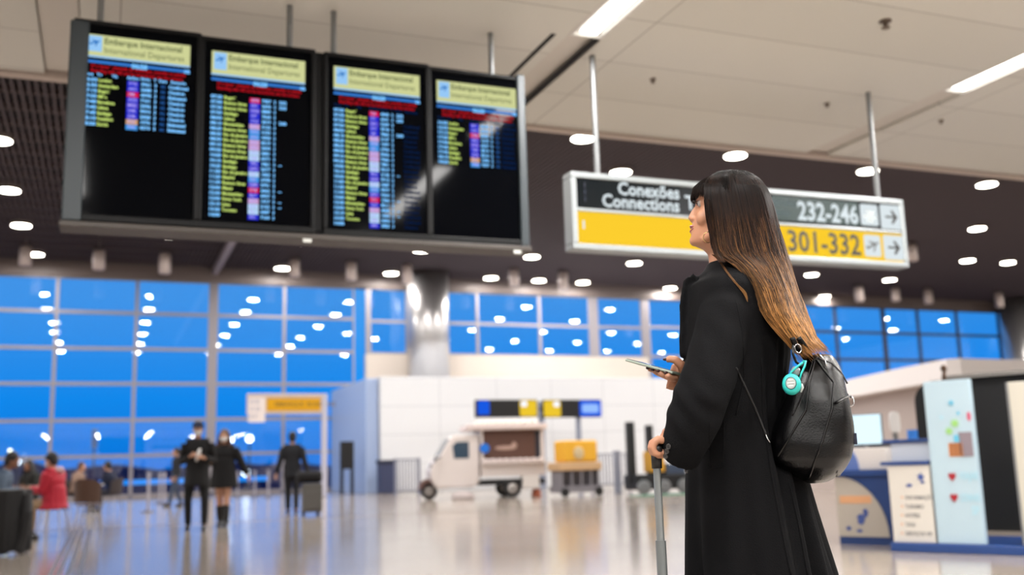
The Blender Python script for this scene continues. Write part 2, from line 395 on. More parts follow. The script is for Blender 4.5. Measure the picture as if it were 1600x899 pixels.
for vi in (14.2, 19.3, 24.4, 29.6, 34.6, 39.4, 44.6):
    for k in range(-2, 11):
        u_ = 2.0+4.98*k
        if any((u_-a)**2+(v_-0)**2 < 0 for a, v_ in done): pass
        if min((u_-a)**2+(vi-c)**2 for a, c in done) < 9: continue
        d = UV(u_, vi, ZC-.12)-CAM; w_ = d.dot(cF); x_ = 800+F_PX*d.dot(cR)/w_; y_ = 449.5-F_PX*d.dot(cU)/w_
        edge_y = 105+.1125*x_
        vis = -10 < x_ < 1610 and y_ > edge_y and not (104 < x_ < 818 and y_ < 345+.056*x_) and not (890 < x_ < 1422 and y_ < 390+.05*(x_-890)) and not (1085 < x_ < 1280)
        if vis: continue
        downlight(u_, vi, 'round downlight hidden behind the boards or the lowered ceiling', 'downlights out of sight')
# hanging spotlight cans
def can():
    b = MB(); b.lathe([(.012, 0), (.012, .5)], seg=8); b.lathe([(.15, -.62), (.17, -.6), (.17, -.1), (.13, -.02), (.03, 0)], seg=20)
    o = b.build('hanging_spotlight', mat('grey can housing', (196, 182, 176), .45, .2), smooth=True); return o
cans = [(40, 400, 'at the far left'), (155, 400, 'below the left end of the board'), (258, 402, 'below the first downlight under the board'),
        (460, 414, 'left of the first bright downlight pair'), (549, 419, 'between two downlights left of the silver column'), (636, 424, 'just above the silver column'),
        (803, 433, 'right of the silver column'), (880, 438, 'beneath the left part of the sign'), (1343, 465, 'right of the hair'),
        (1400, 468, 'second right of the hair'), (1451, 470, 'third right of the hair'), (1562, 476, 'at the far right above the last window'), (1425, 400, 'beside the right edge of the sign')]
c0 = can()
for i, (x, y, lab) in enumerate(cans):
    o = c0 if i == 0 else c0.copy()
    if i: COL.objects.link(o)
    P = PV(x, y, 42.3 if i < 12 else 33); o.location = (P.x, P.y, ZC-.02)
    o.scale = (1.35, 1.35, 1.25+.08*(i % 3)); tag(o, 'grey cylindrical spotlight hanging from the dark ceiling, '+lab, 'spotlight', 'hanging grey spotlights')
# sprinklers
def sprinkler(x, y, lab, s_=1):
    o = MB().lathe([(.05*s_, 0), (.05*s_, -.008), (.02*s_, -.012), (.018*s_, -.05*s_), (.035*s_, -.055*s_), (.035*s_, -.06*s_)], seg=16).build('sprinkler', mat('sprinkler metal', (120, 105, 95), .35, .7), smooth=False)
    o.location = PZ(x, y, ZN); tag(o, lab, 'sprinkler', 'ceiling sprinklers')
sprinkler(1383, 33, 'metal sprinkler head in the ceiling between the two strip lights', 1.0)
sprinkler(1470, 188, 'small sprinkler head below the end of the right strip light', .6)
sprinkler(1292, 162, 'small sprinkler head above the middle of the sign', .6)
sprinkler(1020, 124, 'small sprinkler head right of the left sign rod', .6)

# ------------------------------------------------------------------ departure board
VB = 7.05
BW, BZ0, BZ1 = 3.26, 2.56, 3.93
BU0 = -.29
board = thing('departure_board', 'long black departure board of four portrait screens hanging from the ceiling', 'departure board', UV(BU0, VB, BZ0), YAW)
m_bz = mat('black board housing', (9, 10, 12), .5, spec=.2); m_bz2 = mat('dark teal grey edge', (40, 50, 56), .45)
m_rail = mat('brown grey rail', (66, 60, 56), .5, .1)
H_ = BZ1-BZ0
MB().box(.02, BW-.02, .02, .22, 0.02, H_).build('housing', m_bz, board, bevel=.008)
MB().box(-.02, .1, -.02, .2, -.01, H_+.005).build('end_cap', m_bz2, board, bevel=.012)
MB().box(BW-.06, BW+.01, -.02, .2, -.01, H_+.005).build('end_cap', m_bz2, board, bevel=.012)
MB().box(-.03, BW+.02, -.03, .2, -.05, -.012).build('bottom_rail', m_rail, board, bevel=.006)
def board_u(x, y): return uv(PV(x, y, VB-.03))[0]-BU0
for xx in (155, 457, 527, 776):
    u_ = board_u(xx, 60); MB().cyl(u_, .1, H_-.01, ZN-BZ0, .022, seg=12).build('hanging_rod', m_alu, board, smooth=False)
for xx, yy in ((480, 359), (808, 382)):
    u_ = board_u(xx, yy); MB().box(u_-.03, u_+.03, -.036, -.03, -.075, -.05).build('rail_tag', mat('white tag', (205, 208, 205), .4), board)
C_BLUE = (120, 190, 250); C_GRN = (172, 200, 96); C_RED = (178, 22, 34); C_DIM = (14, 50, 110)
t_blue = glow('screen sky blue text', C_BLUE, 1.35); t_grn = glow('screen lime text', (186, 210, 110), 1.2); t_red = glow('screen red text', C_RED, .9)
t_dim = glow('screen dim blue text', (10, 38, 84), .8); t_dark = glow('screen dark olive text', (86, 96, 60), 1)
g_head = glow('screen khaki header', (206, 210, 150), 1); g_icon = glow('screen pale blue icon', (150, 200, 246), 1); g_plane = glow('screen plane blue', (24, 110, 190), 1)
g_line = glow('screen blue rule', (56, 126, 214), 1)
AIR = {'b': glow('airline cell blue', (38, 48, 220), .9), 'r': glow('airline cell red', (226, 24, 84), .9), 'v': glow('airline cell violet', (90, 80, 225), .9),
       'p': glow('airline cell pink', (214, 170, 224), .9), 'w': glow('airline cell white', (186, 220, 255), .95), 'c': glow('airline cell sky', (70, 160, 245), .9), 'o': glow('airline cell sand', (222, 170, 130), .9)}
t_air = glow('airline lettering', (190, 180, 255), .9)
m_scr = mat('screen glass', (3, 4, 7), .06, spec=.05)
PLANE = [(-.5, -.1), (-.42, -.14), (.1, -.02), (-.1, -.36), (0, -.38), (.3, .02), (.48, .06), (.52, .12), (.44, .16), (.26, .14), (-.18, .36), (-.26, .34), (-.04, .1), (-.34, .02), (-.46, .12), (-.52, .1)]
def plane_icon(m, parent, x, z, s, y, name='plane_symbol', rot=.25):
    c, q = math.cos(rot), math.sin(rot)
    return MB().prism([(x+(a*c-d*q)*s, z+(a*q+d*c)*s) for a, d in PLANE], y, y+.001).build(name, m, parent, fix=True)
D1 = ['London', 'Amsterdam', 'Bogotá', 'Milão', 'Barcelona', 'Lisboa', 'Santiago', 'Frankfurt', 'Zurich']
T1 = ['16:55', '16:35', '17:15', '17:25', '17:40', '17:45', '17:45', '18:10', '18:20']
D2 = ['Bogotá', 'Buenos Aires', 'Buenos Aires', 'Santiago', 'Lisboa', 'Montevideo', 'Buenos Aires', 'Rio de Janeiro', 'Rio de Janeiro', 'Buenos Aires', 'Buenos Aires', 'Rio de Janeiro', 'Santiago', 'Santiago', 'Rio de Janeiro', 'Madrid', 'Buenos Aires', 'Miami', 'Montevideo', 'Nova York', 'Lima', 'Toronto']
T2 = ['07:20', '07:30', '07:30', '07:50', '08:00', '08:10', '08:20', '08:25', '08:50', '09:10', '09:20', '10:00', '10:10', '10:25', '11:00', '11:20', '11:30', '12:00', '12:30', '12:50', '13:10', '13:20', '14:00']
SCR = [dict(x=(134, 48, 298, 70), yb=325, n=9, full=True, pad=(16, 34)), dict(x=(332, 76, 478, 94), yb=337, n=22, pad=(9, 12)),
       dict(x=(523, 100, 657, 117), yb=350, n=22, dim=True, pad=(9, 8)), dict(x=(684, 122, 808, 138), yb=360, n=9, dim=True, full=True, pad=(8, 6))]
vs_ = VB-.03
for si, sc_ in enumerate(SCR):
    xa, ya, xb, yb_ = sc_['x']
    a = PV(xa, ya, vs_); c = PV(xb, yb_, vs_); d = PV((xa-8), sc_['yb'], vs_)
    x0, x1 = uv(a)[0]-BU0, uv(c)[0]-BU0; zt = (a.z+c.z)/2-BZ0; zb = d.z-BZ0; w = x1-x0
    fr = MB(); bx0, bx1, bz0, bz1 = x0-.045, x1+.045, zb-.03, zt+.07
    fr.box(bx0-.03, bx1+.03, -.012, .03, bz1, bz1+.03).box(bx0-.03, bx1+.03, -.012, .03, bz0-.05, bz0)
    fr.box(bx0-.03, bx0, -.012, .03, bz0, bz1).box(bx1, bx1+.03, -.012, .03, bz0, bz1)
    s = MB().box(bx0, bx1, .004, .03, bz0, bz1).build('screen', m_scr, board)
    fr.build('screen_frame', m_bz, board, bevel=.008)
    y = -.0; yt = -.002
    hh = .165 if si else .15
    MB().box(x0, x1, y, .003, zt-hh, zt).build('header_band', g_head, s)
    MB().box(x0, x1, y, .003, zt-hh-.012, zt-hh).build('header_rule', g_icon, s)
    ic = .105*w/.75
    MB().box(x0+.025*w, x0+.025*w+.13*w, yt, 0, zt-hh+.03, zt-.01).build('icon_tile', g_icon, s)
    plane_icon(g_plane, s, x0+.09*w, zt-.06, .1*w, yt-.002)
    k = w/.75
    text('Embarque Internacional', .068*k, t_dark, s, (x0+.175*w, yt, zt-.06), 'title_text', bold=.0012, fit=.74*w)
    text('International Departures', .068*k, t_dark, s, (x0+.175*w, yt, zt-.125), 'title_text', bold=0, fit=.76*w)
    zr = zt-hh-.045
    MB().box(x0, x1, y, .003, zr-.006, zr+.012).build('blue_rule', g_line, s)
    text('06:28', .05*k, glow('screen clock', (120, 196, 255), 1), s, (x0+.44*w, yt-.002, zr-.018), 'clock_text', bold=.003)
    text('1/2', .035*k, t_blue, s, (x1-.06*w, yt-.002, zr-.012), 'page_text', bold=.002)
    text('Não haverá chamada de embarque, consulte os painéis\nBoarding calls will not be announced, see the screens', .037*k, t_red, s, (x0+.06*w, yt, zr-.04), 'warning_text', bold=.0016, line=.95, fit=.9*w)
    full = sc_.get('full'); rowh = .0386; z1 = zr-.04-.058
    tb = t_dim if sc_.get('dim') else t_blue
    if full or sc_.get('dim'):
        hb = t_blue if si == 0 else t_dim
        for tx, fx in (('Time', 0), ('To', .12), ('Via', .26), ('Airline', .4), ('Flight', .53), ('T', .655), ('Gate', .7), ('Remarks', .82)):
            text(tx, .028, hb, s, (x0+fx*w, yt, z1), 'column_title', bold=.001)
    n_ = sc_['n']; T = T1 if n_ == 9 else T2; Dn = D1 if n_ == 9 else D2
    z2 = z1-rowh
    ls = rowh/.046
    def colm(body, fx, m, nm, size=.0315, bold=.0014, fit=.1): text(body, size, m, s, (x0+fx*w, yt, z2), nm, bold=bold, line=rowh/size, fit=fit*w)
    colm('\n'.join(T[:n_+1]), 0, t_blue, 'time_text', fit=.118)
    colm('\n'.join(Dn[:n_]), .135, t_grn, 'destination_text', fit=.19 if n_ == 9 else .255)
    codes = 'bbrbvbboc' if n_ == 9 else 'rbvbbpccppwwbvwcvrbpwwb'
    names = [''.join(rnd.choice('LATMGOZUI') for _ in range(4)) for _ in codes]
    for q, cc in enumerate(codes):
        zz = z2-rowh*q-.009
        MB().box(x0+.405*w, x0+.515*w, y, .003, zz, zz+rowh*.93).build('airline_cell', AIR[cc], s)
    colm('\n'.join(names), .42, t_air, 'airline_text', .03, .0006, fit=.085)
    colm('\n'.join('%04d' % rnd.randint(1000, 9999) for _ in codes), .535, t_blue, 'flight_text', fit=.1)
    colm('\n'.join(rnd.choice('233') for _ in codes), .662, t_blue, 'terminal_text', fit=.022)
    if n_ == 9:
        colm('\n'.join('302' for _ in codes), .722, glow('gate blue', (40, 96, 170), 1), 'gate_text', .026, .0008, fit=.045)
        colm('\n'.join(['Confirmed', 'Check-in', 'Estimated', 'Check-in', 'Check-in', 'Check-in', 'Check-in', 'Estimated', 'Estimated']), .8, tb, 'remark_text', fit=.19)
    else:
        colm('232\n235\n\n\n240\n\n\n\n\n\n\n\n--\n\n\n\n\n--\n\n--\n--', .72, t_blue, 'gate_text', fit=.08)
        if sc_.get('dim'): colm('\n\n'+'\n'.join(rnd.choice(['Estimated', 'Check-in', 'Confirmed']) for _ in range(21)), .8, tb, 'remark_text', bold=.0008, fit=.19)

# ------------------------------------------------------------------ direction sign
VS = 7.23
SU0, SW, SZ0, SH = 3.44, 3.42, 2.6, .645
sign = thing('direction_sign', 'long hanging airport direction sign, black over yellow in an aluminium frame', 'sign', UV(SU0, VS, SZ0), YAW)
m_sf = mat('sign frame aluminium', (150, 156, 158), .4, .5)
m_sb = mat('sign black face', (8, 13, 16), .25, spec=.12); m_sy = glow('sign yellow backlit', (255, 208, 48), .98); m_sw = glow('sign white backlit', (224, 234, 238), 1.0)
m_st = glow('sign white lettering', (222, 232, 236), 1.1); m_sk = mat('sign black lettering', (16, 16, 14), .4)
def rrect(x0, x1, z0, z1, r, k=5):
    P = []
    for cx, cz, a0 in ((x1-r, z1-r, 0), (x0+r, z1-r, 90), (x0+r, z0+r, 180), (x1-r, z0+r, 270)):
        for i in range(k+1): a = math.radians(a0+90*i/k); P.append((cx+r*math.cos(a), cz+r*math.sin(a)))
    return P
b = MB(); fw_ = .05
b.box(0, SW, 0, .16, SH-fw_, SH).box(0, SW, 0, .16, 0, fw_).box(0, fw_, 0, .16, fw_, SH-fw_).box(SW-fw_, SW, 0, .16, fw_, SH-fw_).box(fw_, SW-fw_, .004, .02, .315, .345)
b.build('sign_frame', m_sf, sign, bevel=.008)
MB().box(fw_, SW-fw_, .012, .15, .345, SH-fw_).build('black_panel', m_sb, sign)
MB().box(fw_, SW-fw_, .012, .15, fw_, .315).build('yellow_panel', m_sy, sign)
for xx, yy, nm in ((935, 270, 0), (1374, 311, 1)):
    u_ = uv(PV(xx, yy, VS+.06))[0]-SU0; MB().cyl(u_, .08, SH-.005, ZN-SZ0, .024, seg=14).build('hanging_rod', m_alu, sign)
def su(x, y): return uv(PV(x, y, VS))[0]-SU0
def szz(x, y): return PV(x, y, VS).z-SZ0
text('Conexões', .152, m_st, sign, (su(1063, 311), .009, .482), 'sign_text', align='RIGHT', bold=.004, sx=.93)
text('Connections', .152, m_st, sign, (su(1063, 329), .009, .37), 'sign_text', align='RIGHT', bold=.004, sx=.93)
text('T', .17, m_st, sign, (su(1072, 327), .009, .4), 'sign_text', bold=.004)
text('232-246', .235, m_st, sign, (su(1248, 342), .009, .385), 'sign_text', bold=.006, sx=.86)
text('Portões\nGates', .085, glow('sign faint lettering', (120, 134, 136), .8), sign, (su(1205, 328), .009, .5), 'sign_text', bold=.001, line=1.05)
text('301-332', .27, m_sk, sign, (su(1232, 396), .009, .092), 'sign_text', bold=.005, sx=.9)
MB().prism(rrect(su(1208, 330), su(1343, 335), .365, .585, .01), .0095, .0118).build('grey_reflection', mat('painted grey green reflection', (52, 66, 66), .4, spec=.2), sign)  # reflection on the black face, painted as a thin grey green patch
for (xa, xb, top) in ((1346, 1373, 1), (1377, 1409, 1), (1352, 1377, 0), (1382, 1412, 0)):
    a_, c_ = su(xa, 340 if top else 385), su(xb, 340 if top else 385)
    z0_, z1_ = (.375, .375+.2) if top else (.085, .085+.2)
    if xa in (1377, 1382): z0_ -= .02; z1_ += .01
    t_ = MB().prism(rrect(a_, c_, z0_, z1_, .02), .006, .0118).build('symbol_tile', m_sw, sign)
    cx, cz = (a_+c_)/2, (z0_+z1_)/2
    if xa in (1377, 1382):
        s_ = .075
        MB().prism([(cx-.9*s_, cz-.1*s_*1.3), (cx+.35*s_, cz-.13*s_), (cx-.05*s_, cz-.75*s_), (cx+.22*s_, cz-.9*s_), (cx+1.0*s_, cz), (cx+.22*s_, cz+.9*s_), (cx-.05*s_, cz+.75*s_), (cx+.35*s_, cz+.13*s_), (cx-.9*s_, cz+.13*s_)], .003, .005).build('arrow', m_sk, t_)
    else:
        plane_icon(mat('sign grey symbol', (70, 74, 76), .5) if not top else mat('sign pale symbol', (160, 168, 170), .5), t_, cx, cz, .15, .003)
        if top: plane_icon(mat('sign pale symbol', (160, 168, 170), .5), t_, cx+.01, cz-.04, .13, .003, rot=-2.9)
MB().box(su(913, 352)-.008, su(913, 352)+.008, .008, .0118, .17, .24).build('white_mark', m_st, sign)
for z in (.40, .46, .52): MB().box(.125, .131, .009, .0118, z, z+.04).build('scratch', mat('faint scratch', (46, 50, 70), .5), sign)

# ------------------------------------------------------------------ things far down the hall
def local(P, rz):     # frame at P turned by rz
    return (P.x, P.y, 0), rz
# small coffee truck
P = PZ(762, 778, 0); truck = thing('food_truck', 'small white three wheeled coffee truck with a brown serving side', 'truck', (P.x, P.y, 0), .2)
tw = mat('warm white truck paint', (228, 220, 218), .35, coat=.3); m_bk = mat('black rubber', (28, 27, 28), .7); tg = mat('truck window', (60, 80, 100), .1)
m_br = mat('brown shutter', (96, 66, 56), .5)
cabp = [(-1.55, .3), (-1.2, .32), (-.5, .32), (-.32, .45), (-.32, 1.82), (-1.05, 1.82), (-1.16, 1.74), (-1.46, 1.24), (-1.62, 1.12), (-1.76, .8), (-1.7, .55)]
MB().prism(cabp, -.6, .6).build('cab', tw, truck, bevel=.06)
MB().prism([(-1.05, 1.15), (-.62, 1.15), (-.62, 1.62), (-.98, 1.62), (-1.1, 1.5)], -.612, -.598).build('side_window', tg, truck)
MB().prism([(-1.48, 1.27), (-1.19, 1.73), (-1.15, 1.71), (-1.44, 1.25)], -.5, .5).build('windscreen', tg, truck)
MB().prism([(-1.5, .36), (-.62, .36), (-.6, 1.1), (-1.45, 1.1)], -.616, -.606).build('door', tw, truck, bevel=.01)
MB().cyl(-1.66, -.45, .88, 1.0, .1, seg=16).build('headlamp', mat('lamp chrome', (180, 170, 165), .2, .8), truck)
MB().tube([(-1.45, -.62, 1.2), (-1.6, -.75, 1.15)], .02).ball((-1.62, -.78, 1.15), (.03, .08, .09)).build('wing_mirror', m_black, truck)
MB().prism([(-2.05, .28), (-1.98, .5), (-1.8, .6), (-1.5, .5), (-1.4, .3), (-1.55, .4), (-1.8, .48), (-1.95, .3)], -.16, .16).build('fender', mat('brown mudguard', (110, 84, 78), .5), truck, bevel=.02)
def wheel(x, y, r, nm='wheel'):
    w_ = MB(); seg = 24
    prof = [(r*.5, -.06), (r*.85, -.07), (r, -.045), (r, .045), (r*.85, .07), (r*.5, .06)]
    w_.loft([[Vector((x+q*math.cos(2*PI*k/seg), y+h, r+q*math.sin(2*PI*k/seg))) for k in range(seg)] for q, h in prof])
    o = w_.build(nm, m_bk, truck)
    MB().loft([[Vector((x+q*math.cos(2*PI*k/seg), y+h, r+q*math.sin(2*PI*k/seg))) for k in range(seg)] for q, h in [(r*.6, -.05), (r*.45, -.08), (r*.15, -.09), (r*.15, .05)]]).build('hubcap', mat('grey hubcap', (190, 186, 184), .3, .5), o)
wheel(-1.72, 0, .24); wheel(.62, -.62, .26); wheel(.62, .62, .26)
MB().box(-.3, 1.6, -.6, .6, .36, .52).build('chassis', m_black, truck)
MB().box(-.28, 1.62, -.66, .66, .62, 1.02).build('side_board', tw, truck, bevel=.02)
b = MB(); b.box(-.28, -.2, -.64, .64, 1.0, 1.95).box(1.5, 1.6, -.64, .64, 1.0, 1.95).box(-.28, 1.6, .55, .64, 1.0, 1.95); b.build('body_box', tw, truck, bevel=.02)
MB().box(-.2, 1.35, -.56, -.5, 1.0, 1.93).build('brown_shutter', m_br, truck)
MB().box(1.35, 1.5, -.54, -.48, .9, 1.9).build('dark_edge', mat('navy edge', (40, 44, 58), .5), truck)
MB().box(-.7, 1.68, -.78, .72, 1.94, 2.1).build('awning', mat('pinkish white awning', (226, 212, 210), .6), truck, bevel=.03)
b = MB()
for i in range(7): b.ball((-.25+.27*i, -.3, 2.14), (.16, .3, .1))
b.build('roof_sacks', mat('cream sacks', (232, 224, 214), .8), truck, smooth=True)
b = MB()
for i in range(9): b.ball((-.15+.2*i, -.72, 1.06), (.11, .08, .06))
b.build('counter_jars', mat('cream jars', (222, 210, 208), .5), truck, smooth=True)
MB().box(-.3, 1.66, -.84, -.62, .98, 1.02).build('serving_shelf', tw, truck)
MB().box(.92, 1.42, -.7, -.3, .24, .62).build('white_crate', mat('white crate', (236, 232, 230), .5), truck, bevel=.03)
em = mat('pale emblem', (190, 160, 148), .6)
b = MB().prism([(.35+.32*math.cos(a), 1.42+.06*math.sin(a)) for a in [2*PI*i/24 for i in range(24)]], -.575, -.562)
b.prism([(.5, 1.46), (.55, 1.56), (.6, 1.6), (.65, 1.56), (.7, 1.46)], -.575, -.562)
b.xf(lambda p: Vector((p.x+.12, p.y, p.z)), 0).build('emblem', em, truck)
MB().loft([[Vector((-.17+q*math.cos(2*PI*k/20), -.66+h, 1.42+1.0*q*math.sin(2*PI*k/20))) for k in range(20)] for q, h in [(.14, 0), (.14, -.03)]]).build('round_blue_badge', mat('bright blue badge', (20, 120, 230), .4), truck)
P = PZ(838, 776, 0); tag(MB().lathe([(.13, 0), (.15, .02), (.11, .22), (.1, .22)], seg=14).build('plant_pot', mat('terracotta', (190, 110, 84), .7), origin=(0, 0, 0)), 'small terracotta pot on the floor behind the coffee truck', 'pot').location = (P.x, P.y, 0)
P = PZ(745, 778, 0); tag(MB().lathe([(.3, 0), (.34, .04), (.3, .16), (.12, .22)], seg=18).build('floor_cushion', mat('pale fabric bundle', (196, 186, 186), .8)), 'low pale bundle on the floor beneath the coffee truck door', 'bundle').location = (P.x-.35, P.y-1.1, 0)

# hanging screens over the truck
VD = 36.0
def hang_screen(xa, ya, xb, yb, left, right, label):
    a = PV(xa, ya, VD); c = PV(xb, yb, VD); w = uv(c)[0]-uv(a)[0]; h = a.z-c.z
    t = thing('hanging_display', label, 'display', (a.x, a.y, c.z), YAW, 'displays over the coffee truck')
    MB().box(0, w, 0, .15, 0, h).build('display_case', m_black, t, bevel=.01)
    MB().box(-.07 if 'right' == label.split()[0] else w-.4, .4 if 'right' == label.split()[0] else w+.07, .146, .154, h*.4, h*.6).build('mounting_arm', m_black, t)
    for (x0, x1, g, rd) in left+right:
        MB().prism(rrect(x0*w, x1*w, .04*h if rd else .15*h, .96*h, .08), -.012, -.002).build('lit_panel', g, t)
    return t, w, h
gy = glow('yellow lit panel', (244, 204, 50), .95); gb = glow('blue lit panel', (26, 92, 232), .95); gw = glow('white blue lit panel', (150, 190, 255), 1.05); gwh = glow('white spot panel', (235, 240, 255), 1.2)
t, w, h = hang_screen(743, 625, 840, 652, [(.03, .22, gb, 0)], [(.71, .99, gy, 1)], 'left hanging display with a yellow right end above the coffee truck')
MB().prism(rrect(.73*w, .83*w, .6*h, .9*h, .06), -.02, -.013).build('lit_symbol', gwh, t)
t, w, h = hang_screen(849, 625, 940, 652, [(0.0, .29, gy, 1)], [(.62, 1.0, gb, 1)], 'right hanging display with a blue right end above the coffee truck')
MB().prism(rrect(.66*w, .95*w, .25*h, .75*h, .08), -.02, -.013).build('lit_symbol', gw, t); MB().prism(rrect(.17*w, .27*w, .6*h, .9*h, .06), -.02, -.013).build('lit_symbol', gwh, t)
m_pst = mat('blue grey post', (150, 158, 178), .4, .3)
for i, x in enumerate((847, 905)):
    P = PV(x, 700, VD+.215); o = MB().box(-.12 if i == 0 else -.09, .12 if i == 0 else .09, -.06, .06, 0, 3.3).build('display_post', m_pst)
    o.location = (P.x, P.y, 0); o.rotation_euler[2] = YAW; tag(o, ['blue grey post behind the coffee truck, under the gap of the displays', 'thin blue grey post behind the yellow cart'][i], 'post')
# yellow cart
P = PZ(902, 776, 0)
t = thing('yellow_cart', 'yellow box cart on a grey base right of the coffee truck', 'cart', (P.x, P.y, 0), YAW)
MB().box(-.5, .5, -.4, .4, .95, 1.55).build('yellow_box', mat('orange yellow panel', (236, 178, 50), .5), t, bevel=.06)
MB().box(-.72, .6, -.42, .42, .72, .95).build('tray', mat('sand tray', (205, 170, 130), .5), t, bevel=.03)
b = MB()
for x in (-.6, -.3, 0, .3, .52): b.box(x-.03, x+.03, -.35, .35, .15, .74)
b.box(-.68, .6, -.38, .38, .12, .3); b.build('base', mat('grey base', (130, 128, 136), .5), t)
for x in (-.55, .5): MB().loft([[Vector((x+q*math.cos(2*PI*k/16), h, .13+q*math.sin(2*PI*k/16))) for k in range(16)] for q, h in [(.12, -.42), (.12, -.36)]]).build('wheel', m_bk, t)
b = MB().ball((-.1, -.42, 1.2), (.16, .03, .18)); b.build('round_window', mat('pale window', (210, 190, 150), .4), t, smooth=True)
# barriers of bars
def fence(xa, xb, y, vv, hgt, label, m, nb, extra=None):
    a = uv(PV(xa, y, vv))[0]; c = uv(PV(xb, y, vv))[0]; w = c-a; o = UV(a, vv)
    t = thing('barrier_fence', label, 'barrier', o, YAW)
    b = MB().box(0, w, -.02, .02, hgt-.05, hgt).box(0, w, -.02, .02, .1, .15)
    for i in range(nb+1): x = w*i/nb; b.box(x-.015, x+.015, -.015, .015, .1, hgt-.02)
    b.build('bar_panel', m, t)
    for x in (0, w): MB().box(x-.04, x+.04, -.04, .04, 0, hgt+.02).box(x-.05, x+.05, -.25, .25, 0, .03).build('post', m, t)
    return t
m_gb = mat('grey blue bars', (128, 132, 150), .5, .3)
fence(926, 985, 760, 34.5, 1.25, 'grey barred barrier between the yellow cart and the dark machine', m_gb, 12)
fence(618, 655, 760, 35.5, 1.25, 'grey barred barrier left of the coffee truck', m_gb, 8)
P = PZ(966, 772, 0); t = tag(MB().cyl(0, 0, 0, 1.25, .11, seg=16).build('bollard', m_pst), 'short blue grey bollard in front of the barred barrier', 'bollard'); t.location = (P.x, P.y, 0)
P = PZ(604, 772, 0); t = thing('recycling_bin', 'dark blue slatted bin at the corner of the white wall', 'bin', (P.x, P.y, 0), YAW)
MB().box(-.3, .3, -.25, .25, 0, 1.1).build('bin_body', mat('dark blue bin', (52, 60, 92), .5), t, bevel=.03)
MB().box(-.34, .34, -.28, .28, 1.1, 1.25).build('bin_lid', mat('navy lid', (36, 42, 66), .5), t, bevel=.03)
# dark machine with masts
P = PZ(1010, 772, 0); t = thing('lift_machine', 'dark wheeled machine with two black upright masts and a yellow box', 'machine', (P.x, P.y, 0), YAW)
m_dk = mat('near black paint', (22, 26, 30), .5)
mast = lambda x, w, z1: MB().box(x-w, x+w, -.1, .1, .3, z1).build('mast', m_dk, t, bevel=.02)
mast(-.44, .11, 2.05); mast(.18, .09, 1.95)
MB().box(-.5, 1.2, -.4, .4, .12, .55).build('chassis', m_dk, t, bevel=.05)
MB().box(.0, .42, -.42, .1, .6, 1.2).build('yellow_box', mat('mustard box', (214, 160, 50), .5), t, bevel=.03)
MB().box(.5, 1.15, -.35, .35, .5, .85).build('engine_cover', mat('blue grey cover', (60, 76, 100), .4), t, bevel=.06)
for x in (-.3, .35, 1.0): MB().loft([[Vector((x+q*math.cos(2*PI*k/20), h, .2+q*math.sin(2*PI*k/20))) for k in range(20)] for q, h in [(.12, -.5), (.2, -.48), (.2, -.36), (.1, -.34)]]).build('wheel', mat('grey wheel', (120, 124, 128), .4), t)
P = PZ(1040, 774, 0); o = tag(MB().box(-.9, .9, -.4, .4, 0, .02).build('green_mat', mat('dark green mat', (60, 120, 96), .8)), 'thin green mat on the floor in front of the dark machine', 'mat'); o.location = (P.x, P.y, 0); o.rotation_euler[2] = YAW

# gate portal with yellow sign
VP_ = 37.0
a = PV(386, 616, VP_); c = PV(511, 650, VP_); w = uv(c)[0]-uv(a)[0]; base = UV(uv(a)[0], VP_)
t = thing('gate_sign', 'white framed gateway sign with a yellow band near the glass wall', 'sign', base, YAW)
zt = a.z; hs = .72
MB().box(0, w-.1, -.1, .1, zt-.1, zt).box(0, w-.18, -.06, .06, zt-hs, zt-.1).build('sign_box', mat('cream sign box', (206, 190, 180), .4), t, bevel=.01)
MB().box(w-.2, w, -.1, .1, 0, zt).build('post', mat('lilac white post', (186, 186, 202), .4), t, bevel=.02)
MB().box(.68, w-.26, -.09, -.062, zt-.6, zt-.16).build('yellow_band', glow('gate yellow', (246, 178, 44), .85), t)
text('EMBARQUE  BOARDING', .2, mat('gate lettering', (120, 90, 30), .6), t, (.95, -.094, zt-.44), 'sign_text', bold=.004)
MB().box(.04, .62, -.09, -.062, zt-1.0, zt-.12).build('list_panel', mat('pale list panel', (226, 216, 214), .5), t)
text('A B\nC D\nE F', .2, mat('list lettering', (150, 150, 170), .6), t, (.1, -.094, zt-.34), 'sign_text', bold=.004, line=1.3)
# black totem
P = PZ(542, 773, 0); t = thing('display_totem', 'black two legged totem standing left of the blue wall end', 'totem', (P.x, P.y, 0), YAW)
MB().box(-.26, .26, -.08, .08, .95, 2.0).build('panel', m_black, t, bevel=.02)
for x in (-.2, .2): MB().box(x-.055, x+.055, -.06, .06, 0, .97).build('leg', m_black, t)
# stanchions
sv = mat('stanchion silver', (190, 186, 196), .3, .6)
def stanchion(x, yb, yt, lab, first=[None]):
    P = PZ(x, yb, 0)
    if not first[0]:
        t = thing('stanchion', lab, 'stanchion', (P.x, P.y, 0), 0, 'queue stanchions')
        MB().cyl(0, 0, .03, .94, .035, seg=14).build('post', sv, t); MB().lathe([(.18, 0), (.18, .02), (.05, .05), (.04, .06)]).build('base', mat('dark base', (96, 96, 112), .4, .3), t)
        MB().cyl(0, 0, .9, 1.0, .045, seg=14).build('belt_head', mat('belt head', (170, 168, 180), .4), t); first[0] = t
    else:
        t = copy_tree(first[0]); t.location = (P.x, P.y, 0); t['label'] = lab
stanchion(231, 801, 0, 'silver queue post standing alone left of the walking pair')
stanchion(249, 787, 0, 'silver queue post just right of the lone front one')
stanchion(256, 788, 0, 'silver queue post half hidden behind the coat of the walking man')
stanchion(321, 784, 0, 'silver queue post between the walking man and the woman in black')
stanchion(371, 778, 0, 'silver queue post just right of the woman in black')
stanchion(398, 777, 0, 'left one of two queue posts before the man in the suit')
